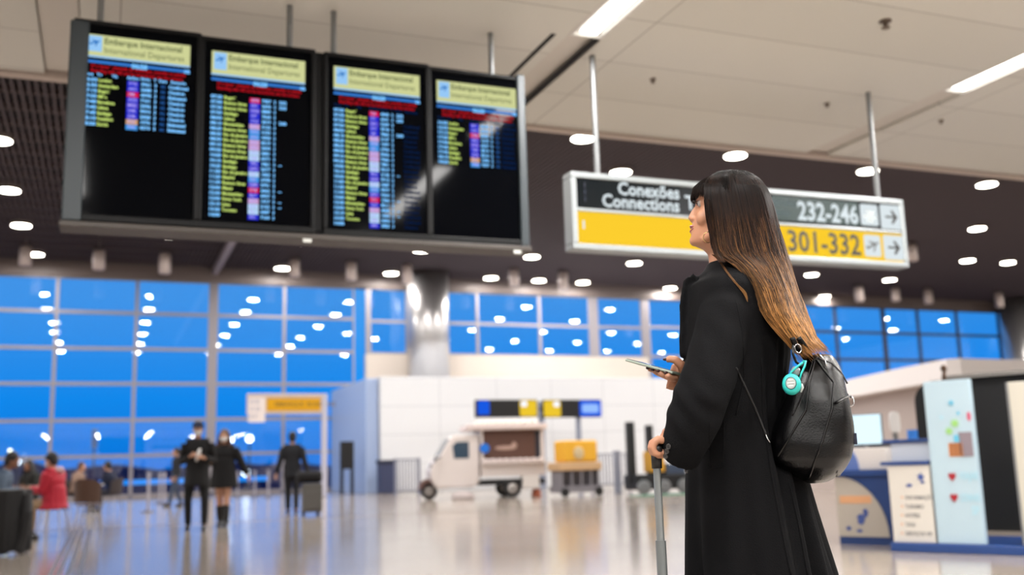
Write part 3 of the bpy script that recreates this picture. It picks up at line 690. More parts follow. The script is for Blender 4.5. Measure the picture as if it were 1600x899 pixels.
stanchion(419, 778, 0, 'right one of two queue posts before the man in the suit')
# totem pole in the middle distance
P = PZ(144, 775, 0); t = thing('slim_sign_pole', 'slim dark pole with a pale head standing behind the seated people', 'pole', (P.x, P.y, 0), YAW)
MB().box(-.05, .05, -.05, .05, 0, 2.85).build('pole', mat('dark pole', (70, 74, 92), .5), t); MB().box(-.14, .14, -.06, .06, 2.4, 3.35).build('pole_head', mat('pale pole head', (170, 168, 180), .5), t, bevel=.03)
# lights beyond the glass
m_ob = glow('airfield lamp', (235, 244, 255), 7)
m_og = glow('apron blue strip', (30, 150, 255), 1.1)
for i, (x, y, lab) in enumerate([(349, 689, 'white floodlight outside behind the woman in black'), (390, 686, 'brightest white floodlight outside, right of the woman in black'), (384, 739, 'low white lamp outside above the queue posts'), (360, 688, 'faint floodlight outside near the face mask'), (27, 722, 'faint lamp outside above the seated group')]):
    o = MB().ball((0, 0, 0), .16+.06*(i in (1, 2))).build('floodlight', m_ob, smooth=True); o.location = PV(x, y, 62-7*(i == 3)+4*(i == 1)); tag(o, lab, 'lamp', 'lamps outside the glass')
    MB().cyl(0, 0, -5.1-o.location.z+.1, -.1, .05, seg=8).build('lamp_mast', m_black, o)
t = thing('light_tube', 'short upright glowing tube at the far left above the seated people', 'lamp', PZ(11, 790, 0))
MB().cyl(0, 0, 0, 1.5, .02, seg=8).build('pole', m_black, t); MB().cyl(0, 0, 1.5, 2.02, .06, seg=12).build('lamp_tube', glow('warm tube', (250, 255, 225), 3), t)
o = MB().box(-6, 6, -.4, .4, 0, .25).build('lit_kerb', m_og); o.location = PV(235, 757, 58); o.rotation_euler[2] = YAW; tag(o, 'long low blue lit strip outside beyond the stanchions', 'light strip')

# ------------------------------------------------------------------ kiosk on the right
m_blue = mat('royal blue laminate', (34, 64, 122), .4); m_pl = mat('cream panel', (206, 201, 193), .45); m_lb = mat('pale blue panel', (172, 194, 206), .4)
KL = PZ(1398, 847.6, .085); KR = PZ(1540, 851.6, .085); KA = math.atan2(KR.y-KL.y, KR.x-KL.x)
KU = Vector((math.cos(KA), math.sin(KA), 0)); KV = Vector((-KU.y, KU.x, 0)); KD = KL.dot(KV)
def kpt(x, y, off=0): d = ray(x, y); return CAM+d*((KD+off)/d.dot(KV))
def kuv(x, y, off=0): q = kpt(x, y, off); return q.dot(KU), q.z
def KP(u, off=0, z=0): return KU*u+KV*(KD+off)+Vector((0, 0, z))
kb = thing('kiosk_platform', 'low blue platform under the kiosk panels', 'platform', KP(kuv(1398, 840)[0], 0), KA)
MB().box(-.03, 3.2, -.05, 1.1, 0, .084).build('platform_top', m_blue, kb, bevel=.01)
# tall pale blue panel
z0_ = .085
ua = kuv(1466, 850)[0]; ub = kuv(1540, 850)[0]; zt = kuv(1488, 594)[1]
t = thing('advertising_board', 'tall pale blue panel printed with a palm, suitcases and two red hearts', 'panel', KP(ua, 0, z0_), KA)
w = ub-ua; hh = zt-z0_
MB().box(0, w, 0, .08, 0, hh).build('board', m_lb, t, bevel=.006)
def pos(x, y, off=0): q = kuv(x, y, off); return q[0]-ua, q[1]-z0_
def blob(x, y, rx, ry, m, nm, k=16, fn=None):
    cx, cz = pos(x, y); s = 8.5/F_PX
    MB().prism([(cx+rx*s*math.cos(2*PI*i/k)*(fn(i) if fn else 1), cz+ry*s*math.sin(2*PI*i/k)*(fn(i) if fn else 1)) for i in range(k)], -.006, -.001).build(nm, m, t)
spk = lambda i: 1 if i % 2 else .45
m_cy = mat('print cyan', (96, 176, 206), .5); m_gr = mat('print green', (146, 196, 110), .5); m_or = mat('print orange brown', (196, 130, 84), .5); m_gy = mat('print mauve grey', (130, 118, 126), .5); m_rd = mat('print red', (156, 22, 34), .5)
blob(1486, 630, 6, 6, m_cy, 'printed_star', fn=spk); blob(1497, 646, 4, 4, m_cy, 'printed_star', fn=spk); blob(1471, 653, 4, 4, mat('print faint cyan', (160, 200, 216), .5), 'printed_star', fn=spk)
blob(1514, 651, 3.5, 8, mat('print pink', (190, 96, 120), .5), 'printed_balloon'); blob(1492, 662, 9, 9, m_gr, 'printed_palm', fn=spk); blob(1483, 674, 8, 8, m_gr, 'printed_palm', fn=spk)
def qr(x0, x1, y0, y1, m, nm, r=.01):
    a_ = pos(x0, y1); c_ = pos(x1, y0); MB().prism(rrect(a_[0], c_[0], a_[1], c_[1], r), -.007, -.001).build(nm, m, t)
qr(1501, 1518, 675, 714, m_gy, 'printed_suitcase'); qr(1484, 1504, 692, 714, m_or, 'printed_suitcase'); qr(1491, 1499, 680, 692, m_cy, 'printed_bag')
for i in range(3): qr(1487+6*i, 1488.5+6*i, 693, 713, mat('print brown stripe', (150, 92, 60), .5), 'printed_stripe', .002)
heart = [(math.sin(a)**3*16, 13*math.cos(a)-5*math.cos(2*a)-2*math.cos(3*a)-math.cos(4*a)) for a in [2*PI*i/24 for i in range(24)]]
for x, y in ((1488, 745), (1491, 778)):
    cx, cz = pos(x, y); MB().prism([(cx+a_*.0021, cz+b_*.0028) for a_, b_ in heart], -.008, -.001).build('red_heart', m_rd, t)
m_ct = mat('print pale cyan letters', (160, 204, 220), .5)
for x, y, tx in ((1500, 750, 'VIAJAR'), (1502, 784, 'SONHAR'), (1519, 804, 'SP')):
    cx, cz = pos(x, y); text(tx, .1, m_ct, t, (cx, -.004, cz), 'printed_text', bold=.002, fit=.17 if len(tx) > 2 else .07)
P = KP((ua+ub)/2-.02, .04)
o = MB().tube([(0, 0, 0), (0, 0, .05), (.01, 0, .09)], [.022, .018, .02]).ball((0.005, 0, .12), (.03, .03, .035)).build('finial', mat('dark bronze', (70, 50, 36), .4, .5), smooth=True); o.location = (P.x, P.y, hh+z0_-.004)
tag(o, 'small dark bronze ornament on top of the tall pale blue panel', 'ornament')
# cream lower panel (counter front)
ua2 = kuv(1396, 845)[0]; t = thing('kiosk_counter', 'cream and blue counter with a printed list, left of the tall pale blue panel', 'counter', KP(ua2, .01, z0_), KA)
ua = ua2; w2 = kuv(1466, 845)[0]-ua2-.02; zt = kuv(1425, 727)[1]-z0_
MB().box(0, w2-.005, .0, .5, 0, zt).build('counter_front', m_pl, t, bevel=.005)
MB().box(-.06, w2-.004, -.02, .55, zt, zt+.035).build('counter_top', m_blue, t, bevel=.006)
MB().box(-.03, w2-.03, .2, .45, zt+.035, zt+.21).build('raised_shelf', mat('white shelf box', (206, 212, 222), .4), t, bevel=.005)
MB().box(-.1, w2-.0, .16, .5, zt+.21, zt+.245).build('shelf_top', m_blue, t, bevel=.006)
m_lt = mat('print grey letters', (120, 120, 122), .6)
for i, tx in enumerate(('INFORMAÇÕES', 'TURISMO', 'HOTÉIS', 'TÁXI', 'SERVIÇOS VIP')):
    cx, cz = pos(1411, 781+14.0*i); text(tx, .052, m_lt, t, (cx+.02, -.003, cz), 'printed_text', bold=.001, sx=.8)
    MB().prism([(cx-.01+.01*math.cos(a_), cz+.02+.01*math.sin(a_)) for a_ in [i_*PI/4 for i_ in range(8)]], -.004, -.001).build('orange_dot', mat('print orange', (220, 160, 120), .5), t)
for x, y, r1, r2 in ((1420, 759, 7, 4), (1438, 746, 7, 8), (1441, 754, 5, 3)):
    blob(x, y, r1, r2, mat('print navy', (64, 84, 146), .5), 'printed_mascot_shape', fn=lambda i: .75+.25*math.sin(i*2.1))
# left low counter with blue arch
V3 = .62; a3 = kuv(1313, 842, V3)[0]; b3 = kuv(1396, 846, V3)[0]
t = thing('info_counter', 'grey info counter with an orange band and a blue arch side, behind the backpack', 'counter', KP(a3, V3, 0), KA)
ua = a3; z0_ = 0
pp = [(0, .1)]
wq = b3-a3
ztop = kuv(1340, 735, V3)[1]
MB().prism([(0, .0), (wq, .0), (wq, .08), (0, .08)], -.01, .5).build('plinth', mat('navy plinth', (34, 60, 112), .4), t)
arch = [(0, .08)]+[(wq*.95, .08)]+[(wq*.95*math.cos(a_), .08+(ztop-.14)*math.sin(a_)) for a_ in [PI/2*i/10 for i in range(1, 11)]]
MB().prism(arch, -.02, .45).build('grey_front', mat('warm grey panel', (176, 168, 158), .5), t)
MB().box(.0, wq, -.0, .5, .08, ztop-.06).build('blue_side', m_blue, t, bevel=.005)
zr_ = kuv(1350, 700, V3)[1]; MB().box(.03, wq-.01, .05, .25, ztop, zr_).build('raised_box', mat('cream raised box', (214, 208, 204), .5), t, bevel=.01)
MB().prism([(.13+.12*math.cos(a_), ztop+(zr_-ztop)*.98*math.sin(a_)) for a_ in [PI*i/12 for i in range(13)]], .03, .05).build('blue_arch', mat('soft blue arch', (92, 116, 176), .5), t)
MB().box(-.02, wq+.02, -.05, .55, ztop-.06, ztop).build('counter_top', m_blue, t, bevel=.006)
pos_ = pos
def pos(x, y, off=V3-.03): q = kuv(x, y, off); return q[0]-ua, q[1]-z0_
a_ = pos(1312, 787); c_ = pos(1363, 775); MB().box(max(a_[0], .005), c_[0]-.02, -.024, -.02, a_[1], c_[1]).build('orange_band', mat('orange band', (214, 160, 118), .5), t)
for x, y, r1, r2 in ((1345, 812, 9, 10), (1352, 802, 6, 8), (1326, 826, 6, 4), (1343, 830, 7, 3)):
    cx, cz = pos(x, y); s = .0055
    MB().prism([(cx+r1*s*math.cos(2*PI*i/16)*(.8+.2*math.sin(i*2.1)), cz+r2*s*math.sin(2*PI*i/16)) for i in range(16)], -.027, -.021).build('printed_shape', mat('print navy', (64, 84, 146), .5), t)
# monitor, white stool back, blue cup on shelf
MO = .62+.3; P = kpt(1340, 696, MO); q = kpt(1376, 646, MO); wm = q.dot(KU)-P.dot(KU); zq_ = kuv(1340, 735, V3)[1]; P = KP(P.dot(KU), MO, P.z)
t = thing('counter_monitor', 'bright white monitor behind the backpack on the counter', 'monitor', (P.x, P.y, P.z), KA)
MB().prism(rrect(-.12, wm, 0, q.z-P.z, .015), 0, .03).build('monitor_case', m_alu, t)
MB().prism(rrect(-.11, wm-.008, .008, q.z-P.z-.008, .01), -.004, -.001).build('monitor_screen', glow('monitor white', (214, 240, 250), 1.25), t)
MB().cyl(wm/2-.05, .02, zq_-P.z+.001, .01, .02, seg=10).box(wm/2-.15, wm/2+.05, -.06, .1, zq_-P.z+.001, zq_-P.z+.02).build('monitor_stand', m_alu, t)
P = PZ(1418, 838, 0)
P = UV(9.2, 11.2); 
P = PY(1420, 700, 15.0)
t = thing('white_chair', 'white chair with a rounded back seen behind the counters', 'chair', (P.x, P.y, 0), YAW+.2)
zc0, zc1 = PY(1420, 676, 15).z, PY(1420, 642, 15).z
MB().prism(rrect(-.09, .13, zc0, zc1, .09, 6), .2, .23).build('backrest', mat('white chair shell', (226, 224, 224), .4), t)
MB().prism(rrect(-.15, .22, .42, .46, .01), -.2, .22).build('seat', mat('white chair shell', (226, 224, 224), .4), t)
MB().box(-.02, .05, .2, .24, .44, zc0+.02).build('back_post', m_alu, t)
for x in (-.13, .19):
    for y in (-.17, .19): MB().cyl(x, y, 0, .43, .014, seg=8).build('leg', m_alu, t)
# black display booth with rounded corner
vb = 1.2
a = kuv(1436, 700, vb)[0]; c = a+4; zt = kuv(1500, 592, vb)[1]
t = thing('black_booth', 'large black fabric booth with a rounded top left corner behind the panels', 'booth', KP(a, vb, 0), KA)
r_ = .22; poly = [(0, 0.0), (c-a, 0.0), (c-a, zt)]+[(r_+r_*math.cos(x_), zt-r_+r_*math.sin(x_)) for x_ in [PI/2+PI/2*i/8 for i in range(9)]]
m_fab = bump(mat('black booth fabric', (18, 18, 20), .9), 300, .3) and MATS['black booth fabric']
MB().prism(poly, 0, 1.2).build('booth_body', m_fab, t)
MB().box(r_+.1, c-a, -.05, 1.22, zt-.0, zt+.04).build('booth_top', mat('grey booth top', (120, 116, 112), .5), t)
MB().box(-.02, c-a, -.08, 0, 0, .12).build('booth_skirt', mat('beige skirt', (150, 138, 126), .6), t)
# cream panel at the right edge
a = kuv(1580, 700, -.0)[0]; zt = kuv(1585, 597)[1]
t = thing('advertising_board', 'tall cream panel cut by the right edge of the photo', 'panel', KP(a, 0, .085), KA)
MB().box(.02, .8, 0, .08, 0, zt-.085).build('board', mat('cream side panel', (190, 186, 174), .5), t, bevel=.006)
b = MB().box(.012, .03, -.01, .09, 0, zt-.085); b.build('edge_strip', m_alu, t)
# white canopy of the shop beyond
pts = [(1150, 638, 30), (1290, 602, 26), (1340, 590.5, 24.4), (1400, 577, 22.8), (1450, 567, 21.3), (1478, 561.5, 20.6), (1500, 560, 20.3), (1530, 561, 20.2), (1620, 563, 20.0), (1700, 566, 20)]
R = []; Wl = []
for x, y, Y in pts:
    p = PY(x, y, Y); zt_ = 2.75; 
    d = ray(x, y); k = (zt_-CAM_H)/d.z; p = CAM+d*k; R.append([p, p+Vector((0, 0, -.42)), p+Vector((.3, .6, -.42)), p+Vector((.6, 5.2, 0)), p+Vector((.5, 4, .02))])
b = MB(); b.loft(R, cap=True); struct(b.build('wall_canopy', mat('white canopy', (246, 240, 238), .5)))
b = MB(); b.loft([[r[0]+Vector((.3, .9, -.3)), Vector((r[0].x+.3, r[0].y+.9, 0)), Vector((r[0].x+.5, r[0].y+1.1, 0)), r[0]+Vector((.5, 1.1, -.3))] for r in R]); struct(b.build('wall_shop', mat('taupe shop wall', (186, 172, 166), .6)))
P = PV(1395, 712, 13.0)
t = MB().box(-.6, .5, 0, .4, 0, PV(1395, 694, 13).z).build('dark_desk', mat('dark navy desk', (30, 34, 52), .5)); t.location = (P.x, P.y, 0); t.rotation_euler[2] = YAW; tag(t, 'dark desk seen between the monitor and the black booth', 'desk')
P = PY(1431, 700, 12.6); o = MB().lathe([(.05, 0), (.055, .14), (.05, .14)], seg=14).build('blue_cup', mat('bright blue plastic', (50, 130, 226), .4)); 
o.location = (P.x, P.y, 0); zq = PV(1431, 690, 11.6).z; o.scale = (1.6, 1.6, (PY(1431, 672, 12.6).z)/.14); o.name = 'blue_post'; tag(o, 'bright blue round post beside the black booth', 'post')

# ------------------------------------------------------------------ people of the middle distance
m_skin = mat('warm skin', (196, 148, 122), .55); m_skin_d = mat('deep skin', (140, 96, 74), .55)
m_hairb = mat('black hair', (26, 20, 20), .5); m_hairw = mat('brown hair', (76, 48, 38), .5)
m_mask = mat('white face mask', (232, 232, 232), .7)
def vlerp(a, b, t): return Vector(a)*(1-t)+Vector(b)*t
HEAD_R = (.092, .076, .118)
def add_head(b, h, tilt=0, yaw=0, k=1.0):
    """head with brow, nose, chin and ears round a head centre h"""
    R = Matrix.Rotation(yaw, 3, 'Z') @ Matrix.Rotation(-tilt, 3, 'Y'); h = Vector(h)
    L = lambda x, y, z: h+R @ Vector((x*k, y*k, z*k))
    b.ball(h, (HEAD_R[0]*k, HEAD_R[1]*k, HEAD_R[2]*k), 20, 14, R)
    b.ball(L(.028, 0, -.062), (.062*k, .05*k, .058*k), 16, 10, R); b.ball(L(.066, 0, -.098), (.024*k, .024*k, .02*k), 10, 8, R)
    b.tube([L(.082, 0, .02), L(.104, 0, -.018), L(.088, 0, -.03)], [.011*k, .015*k, .012*k], 8)
    b.ball(L(.084, 0, -.058), (.014*k, .026*k, .01*k), 10, 6, R); b.ball(L(.072, 0, .026), (.022*k, .052*k, .012*k), 10, 6, R)
    for s in (-1, 1): b.ball(L(-.004, s*.077*k/k, -.012), (.018*k, .008*k, .03*k), 8, 6, R)
    return L, R
def hand(b, wr, d, palm_n, s=1, curl=.5, k=1.0):
    """palm, five separate fingers of different lengths and a thumb from the palm's side"""
    wr = Vector(wr); d = Vector(d).normalized(); n_ = Vector(palm_n); n_ = (n_-d*n_.dot(d)).normalized(); sd = d.cross(n_)*s
    b.tube([wr, wr+d*.035*k, wr+d*.085*k], [(.024*k, .018*k), (.036*k, .016*k), (.038*k, .013*k)], 10)
    for i, (o, ln) in enumerate(((-.03, .068), (-.01, .078), (.01, .072), (.029, .055))):
        p = wr+d*.082*k+sd*o*k; a = 0; pts = [p-d*.02*k, p]
        for j in range(3):
            a += curl*.55; q = d*math.cos(a)+n_*math.sin(a); p = p+q*ln*k*(.42, .33, .25)[j]; pts.append(p)
        b.tube(pts, [.009*k, .0095*k, .0088*k, .008*k, .0062*k], 8)
    p = wr+d*.025*k-sd*.028*k
    b.tube([p, p-sd*.024*k+d*.02*k+n_*.012*k, p-sd*.03*k+d*.045*k+n_*.022*k, p-sd*.026*k+d*.066*k+n_*.03*k], [.012*k, .0115*k, .0098*k, .0075*k], 8)
def limb(b, pts, rad, k=1): b.tube(pts, rad, 12)
def refine(pts, rad, n=3):
    P, R = [], []
    for i in range(len(pts)-1):
        for j in range(n): t = j/n; P.append(vlerp(pts[i], pts[i+1], t)); R.append(rad[i]*(1-t)+rad[i+1]*t)
    return P+[Vector(pts[-1])], R+[rad[-1]]
def person(name, label, loc, rz, J, skin, layers, hair=None, mask=False, cap=None, group=None, vox=.011, hair_long=0, shoes=None, tilt=0, hyaw=0):
    """J: joints in a frame that faces +x. One continuous body; clothes, hair, mask and shoes are its children."""
    t = thing(name, label, 'person', loc, rz, group)
    b = MB(); P = lambda n_: Vector(J[n_])
    L, R = add_head(b, P('head'), tilt, hyaw)
    neck = P('neck'); pel = P('pelvis')
    b.tube([P('head')+Vector((-.02, 0, -.06)), neck, neck+(pel-neck)*.1], [.055, .052, .075], 12)
    chest = vlerp(neck, pel, .35); 
    sv_ = (P('shl')-P('shr')).normalized()
    def trunk(b, g=0, lo=1.0):
        ring = []
        for f_, a_, c_ in ((.02, .07, .07), (.1, .16, .09), (.28, .185, .115), (.5, .155, .105), (.72, .15, .105), (.9, .175, .115), (1.04, .165, .11)):
            if f_ > lo: break
            c = vlerp(neck, pel, f_); fw = sv_.cross(Vector((0, 0, 1))).normalized()
            ring.append([c+sv_*((a_+g)*math.cos(2*PI*k/20))+fw*((c_+g)*math.sin(2*PI*k/20)) for k in range(20)])
        b.loft(ring)
    trunk(b)
    for s in 'lr':
        limb(b, [P('sh'+s), vlerp(P('sh'+s), P('el'+s), .4), P('el'+s), vlerp(P('el'+s), P('wr'+s), .4), P('wr'+s)], [.055, .048, .038, .037, .024])
        d = P('ha'+s)-P('wr'+s) if 'ha'+s in J else P('wr'+s)-P('el'+s)
        hand(b, P('wr'+s), d, J.get('pn'+s, (.3, -.6 if s == 'l' else .6, .1)), 1 if s == 'l' else -1, J.get('curl', .5))
        limb(b, [P('hip'+s), vlerp(P('hip'+s), P('kn'+s), .4), P('kn'+s), vlerp(P('kn'+s), P('an'+s), .35), P('an'+s)], [.09, .08, .055, .055, .036])
        fd = Vector(J.get('ft'+s, (1, 0, 0))).normalized(); an = P('an'+s)
        b.tube([an, an+Vector((0, 0, -.045))+fd*.03, an+fd*.15+Vector((0, 0, -.06))], [.036, .038, .026], 10)
    fused(b, 'body', skin, vox, t, 3)
    for spec in layers:
        kind, m = spec[0], spec[1]; o_ = spec[2] if len(spec) > 2 else {}; g = o_.get('g', .018); b = MB()
        if kind == 'top':
            trunk(b, g, o_.get('lo', 1.1))
            b.tube([neck+Vector((-.01, 0, .015)), vlerp(neck, pel, .06)], [.068, .1], 14)
            for s in 'lr':
                e = vlerp(P('el'+s), P('wr'+s), .93)
                limb(b, [P('sh'+s), vlerp(P('sh'+s), P('el'+s), .4), P('el'+s), e], [.062+g, .055+g, .046+g, .034+g])
                b.tube([vlerp(neck, pel, .1), P('sh'+s)], [.07+g, .062+g], 12)
            if 'hem' in o_:
                w_, z_ = o_['hem']; c = vlerp(P('hipl'), P('hipr'), .5)
                b.loft([[Vector((c.x+(w_[0]*q+.0)*math.cos(2*PI*k/28)*(1+.03*math.sin(k*3)), c.y+w_[1]*q*math.sin(2*PI*k/28)*(1+.03*math.sin(k*3)), z)) for k in range(28)] for q, z in ((.72, pel.z+.25), (.85, pel.z), (1, z_))])
            nm = o_.get('name', 'jacket')
        elif kind == 'legs':
            fw = sv_.cross(Vector((0, 0, 1))).normalized()
            b.tube([pel+Vector((0, 0, .1)), pel, vlerp(P('hipl'), P('hipr'), .5)+Vector((0, 0, -.04))], [.13, .15, .13], 16)
            for s in 'lr':
                e = vlerp(P('kn'+s), P('an'+s), o_.get('to', .97)); wd = o_.get('w', 0)
                limb(b, [P('hip'+s), vlerp(P('hip'+s), P('kn'+s), .4), P('kn'+s), vlerp(P('kn'+s), e, .5), e], [.1+wd, .09+wd, .066+wd, .062+wd, .052+wd])
            nm = 'trousers'
        elif kind == 'boots':
            nm = 'boot'
            for s in 'lr':
                b = MB(); fd = Vector(J.get('ft'+s, (1, 0, 0))).normalized(); an = P('an'+s)
                limb(b, [vlerp(P('an'+s), P('kn'+s), o_.get('h', .7)), vlerp(P('an'+s), P('kn'+s), .4), an], [.064, .062, .048])
                b.tube([an, an+Vector((0, 0, -.04))+fd*.02, an+fd*.12+Vector((0, 0, -.052)), an+fd*.18+Vector((0, 0, -.056))], [.048, .05, .042, .026], 12)
                fused(b, nm, m, vox, t, 2)
            continue
        elif kind == 'shoes':
            for s in 'lr':
                b = MB(); fd = Vector(J.get('ft'+s, (1, 0, 0))).normalized(); an = P('an'+s)
                b.tube([an-fd*.05+Vector((0, 0, -.05)), an+fd*.03+Vector((0, 0, -.035)), an+fd*.12+Vector((0, 0, -.052)), an+fd*.19+Vector((0, 0, -.058))], [.038, .05, .042, .026], 12)
                fused(b, 'shoe', m, vox, t, 2)
            continue
        fused(b, nm, m, vox, t, 3)
    if hair:
        b = MB(); b.ball(L(-.018, 0, .03), (.1, .09, .108), 18, 12, R); b.ball(L(-.05, 0, -.02), (.066, .084, .09), 14, 10, R)
        if hair_long:
            b.tube([L(-.06, 0, 0), L(-.09, 0, -.12), L(-.09, 0, -.12-hair_long*.5), L(-.08, 0, -.12-hair_long)], [.09, .1, .1, .06], 14)
            for s in (-1, 1): b.tube([L(.0, s*.07, .03), L(.0, s*.09, -.1), L(.03, s*.1, -.12-hair_long*.5), L(.03, s*.09, -.1-hair_long*.8)], [.035, .04, .045, .025], 10)
        fused(b, 'hair', hair, vox, t, 2)
    if mask:
        b = MB(); b.ball(L(.058, 0, -.052), (.052, .062, .052), 14, 10, R); fused(b, 'face_mask', m_mask, .008, t, 2)
        for s in (-1, 1): MB().tube([L(.06, s*.055, -.03), L(.02, s*.082, -.01), L(-.01, s*.084, 0)], .003, 6).build('mask_strap', m_mask, t)
    if cap:
        b = MB(); b.ball(L(-.01, 0, .062), (.104, .094, .075), 18, 12, R); b.ball(L(.1, 0, .05), (.062, .07, .012), 14, 8, R); fused(b, 'cap', cap, .009, t, 2)
    return t
def stand(h=1.75, spread=.11, stride=.0, wl=None, wr=None):
    k = h/1.75
    J = dict(head=(.02*k, 0, 1.63*k), neck=(-.0, 0, 1.46*k), pelvis=(0, 0, .96*k), shl=(0, .185*k, 1.405*k), shr=(0, -.185*k, 1.405*k),
             ell=(-.02*k, .235*k, 1.12*k), elr=(-.02*k, -.235*k, 1.12*k), wrl=(.07*k, .25*k, .87*k), wrr=(.07*k, -.25*k, .87*k),
             hipl=(0, .09*k, .92*k), hipr=(0, -.09*k, .92*k), knl=(stride*.55*k+.02, spread*k, .5*k), knr=(-stride*.2*k+.02, -spread*k, .5*k),
             anl=(stride*k, spread*k, .085), anr=(-stride*k, -spread*k, .085))
    return J
black_c = mat('black coat cloth', (16, 15, 18), .85); black_t = mat('black trousers', (17, 17, 20), .85); black_s = mat('black leather shoe', (18, 17, 18), .4)
# heading helper: angle that turns +x towards a bearing
def at_px(x, y): q = PZ(x, y, 0); return Vector((q.x, q.y, 0))
# man with cap and mask
J = stand(1.76, .14, .14); J.update(ell=(-.02, .25, 1.13), wrl=(.2, .13, 1.16), elr=(-.02, -.24, 1.12), wrr=(.17, -.1, 1.2), hal=(.28, .05, 1.19), har=(.26, -.03, 1.23), curl=1.0, head=(.03, 0, 1.65))
P = at_px(306, 829)
man = person('person', 'person in a black coat, dark cap and white mask walking with hands at the chest', P, math.radians(-78), J, m_skin,
       [('top', black_c, dict(name='coat', hem=((.22, .22), .72), g=.022)), ('legs', black_t), ('shoes', black_s)], hair=m_hairb, mask=True, cap=mat('navy cap', (20, 30, 60), .8), tilt=-.15)
# a folded white paper / strap at his chest
o = MB().tube([(0, 0, 0), (.02, .03, .1), (.01, .06, .2)], [(.02, .006), (.035, .008), (.02, .006)], 8).build('paper_bag', mat('white paper', (224, 222, 220), .7), smooth=True)
o.location = man.matrix_basis @ Vector((.235, .0, 1.12)); o.rotation_euler = (0, 0, math.radians(-78)); tag(o, 'small white paper held by the walking person in the dark cap', 'paper')
# woman in black with boots
J = stand(1.66, .07, .1); J.update(head=(.02, 0, 1.555), ell=(-.05, .29, 1.1), wrl=(-.06, .4, .86), elr=(0, -.24, 1.08), wrr=(.12, -.2, 1.1), har=(.2, -.19, 1.13), curl=.8)
P = at_px(348, 823)
person('person', 'person with long hair, white mask, short black coat, bare knees and tall black boots', P, math.radians(-85), J, m_skin,
       [('top', black_c, dict(name='coat', hem=((.2, .25), .66), g=.02)), ('boots', black_s, dict(h=.72))], hair=m_hairw, mask=True, hair_long=.3)
# person behind the man
J = stand(1.7, .1, .2); P = at_px(274, 792)
person('person', 'dark clothed person half hidden behind the walker in the cap', P, math.radians(-150), J, m_skin, [('top', mat('charcoal jacket', (28, 30, 38), .8), {}), ('legs', mat('grey blue jeans', (58, 70, 92), .8)), ('shoes', black_s)], hair=m_hairb)
# man with suit and trolley seen from behind
J = stand(1.78, .09, .16); J.update(wrr=(-.08, -.36, .87), elr=(-.05, -.27, 1.12), ell=(-.04, .27, 1.12), wrl=(-.02, .34, .86), curl=1.2)
P = at_px(456, 803)
suit = mat('black suit', (17, 19, 27), .8)
person('person', 'person in a dark suit walking away, pulling a grey trolley case', P, math.radians(100), J, m_skin, [('top', suit, dict(name='suit_jacket', hem=((.16, .2), .8), g=.018)), ('legs', suit, dict(w=.004)), ('shoes', black_s)], hair=m_hairb)
P = at_px(487, 806)
t = thing('trolley_case', 'grey upright trolley case pulled by the person in the dark suit', 'suitcase', P, YAW)
MB().box(-.2, .2, -.13, .13, .07, .66).build('case_body', mat('grey case fabric', (92, 90, 88), .7), t, bevel=.03)
MB().box(-.19, .19, -.14, -.12, .12, .5).build('front_pocket', mat('grey case fabric', (92, 90, 88), .7), t, bevel=.01)
for x in (-.15, .15): MB().cyl(x, .1, 0, .09, .035, seg=12).build('wheel', m_bk, t)
MB().tube([(-.1, .12, .6), (-.1, .12, .98), (.1, .12, .98), (.1, .12, .6)], .01, 8).build('pull_handle', m_black, t)
t = thing('travel_bag', 'black travel bag set on top of the grey trolley case', 'bag', P+Vector((-.05, -.0, .661)), YAW)
b = MB(); b.tube([(-.26, 0, .13), (-.22, 0, .13), (.2, 0, .13), (.25, 0, .13)], [(.1, .1), (.13, .12), (.13, .12), (.1, .1)], 16); b.build('bag_body', black_c, t, smooth=True)
MB().tube([(-.1, 0, .2), (-.06, 0, .31), (.06, 0, .31), (.1, 0, .2)], .012, 8).build('bag_handle', black_c, t)

# ---- seated people at the left
def sit(k=1.0, lean=0, arms=0):
    J = dict(head=(.06+lean, 0, 1.2*k), neck=(.0+lean*.8, 0, 1.03*k), pelvis=(-.02, 0, .53), shl=(lean*.7, .18, .98*k), shr=(lean*.7, -.18, .98*k),
             ell=(.06+lean*.5, .22, .72), elr=(.06+lean*.5, -.22, .72), wrl=(.3+lean*.3, .14, .74), wrr=(.3+lean*.3, -.14, .74),
             hipl=(.0, .09, .5), hipr=(.0, -.09, .5), knl=(.44, .12, .5), knr=(.44, -.12, .5), anl=(.42, .13, .085), anr=(.46, -.13, .085), curl=.9)
    return J
m_chl = mat('chair steel', (170, 168, 172), .3, .7); m_chb = mat('brown chair shell', (84, 60, 48), .5); m_chd = mat('dark chair shell', (60, 52, 54), .5)
def chair(loc, rz, label, m, back=True, group='cafe chairs at the left'):
    t = thing('cafe_chair', label, 'chair', loc, rz, group)
    b = MB(); b.loft([[Vector((.22*math.cos(2*PI*k/24)*q, .215*math.sin(2*PI*k/24)*q, z)) for k in range(24)] for q, z in ((.9, .415), (1, .425), (1, .44), (.92, .45))]); b.build('seat', m, t)
    R_ = []
    for i in range(13):
        a = -1.25+2.5*i/12; zt_ = .88-.09*(abs(a)/1.25)**2.5
        c, s_ = math.cos(a), math.sin(a); R_.append([Vector((-.23*c-.01, .24*s_, .47)), Vector((-.27*c-.03, .25*s_, zt_)), Vector((-.25*c-.03, .235*s_, zt_)), Vector((-.21*c-.01, .22*s_, .47))])
    if back: MB().loft(R_).build('backrest', m, t)
    for x, y in ((.17, .16), (.17, -.16), (-.17, .16), (-.17, -.16)): MB().tube([(x*.8, y*.8, .42), (x*1.15, y*1.15, 0)], .011, 8).build('leg', m_chl, t)
    return t
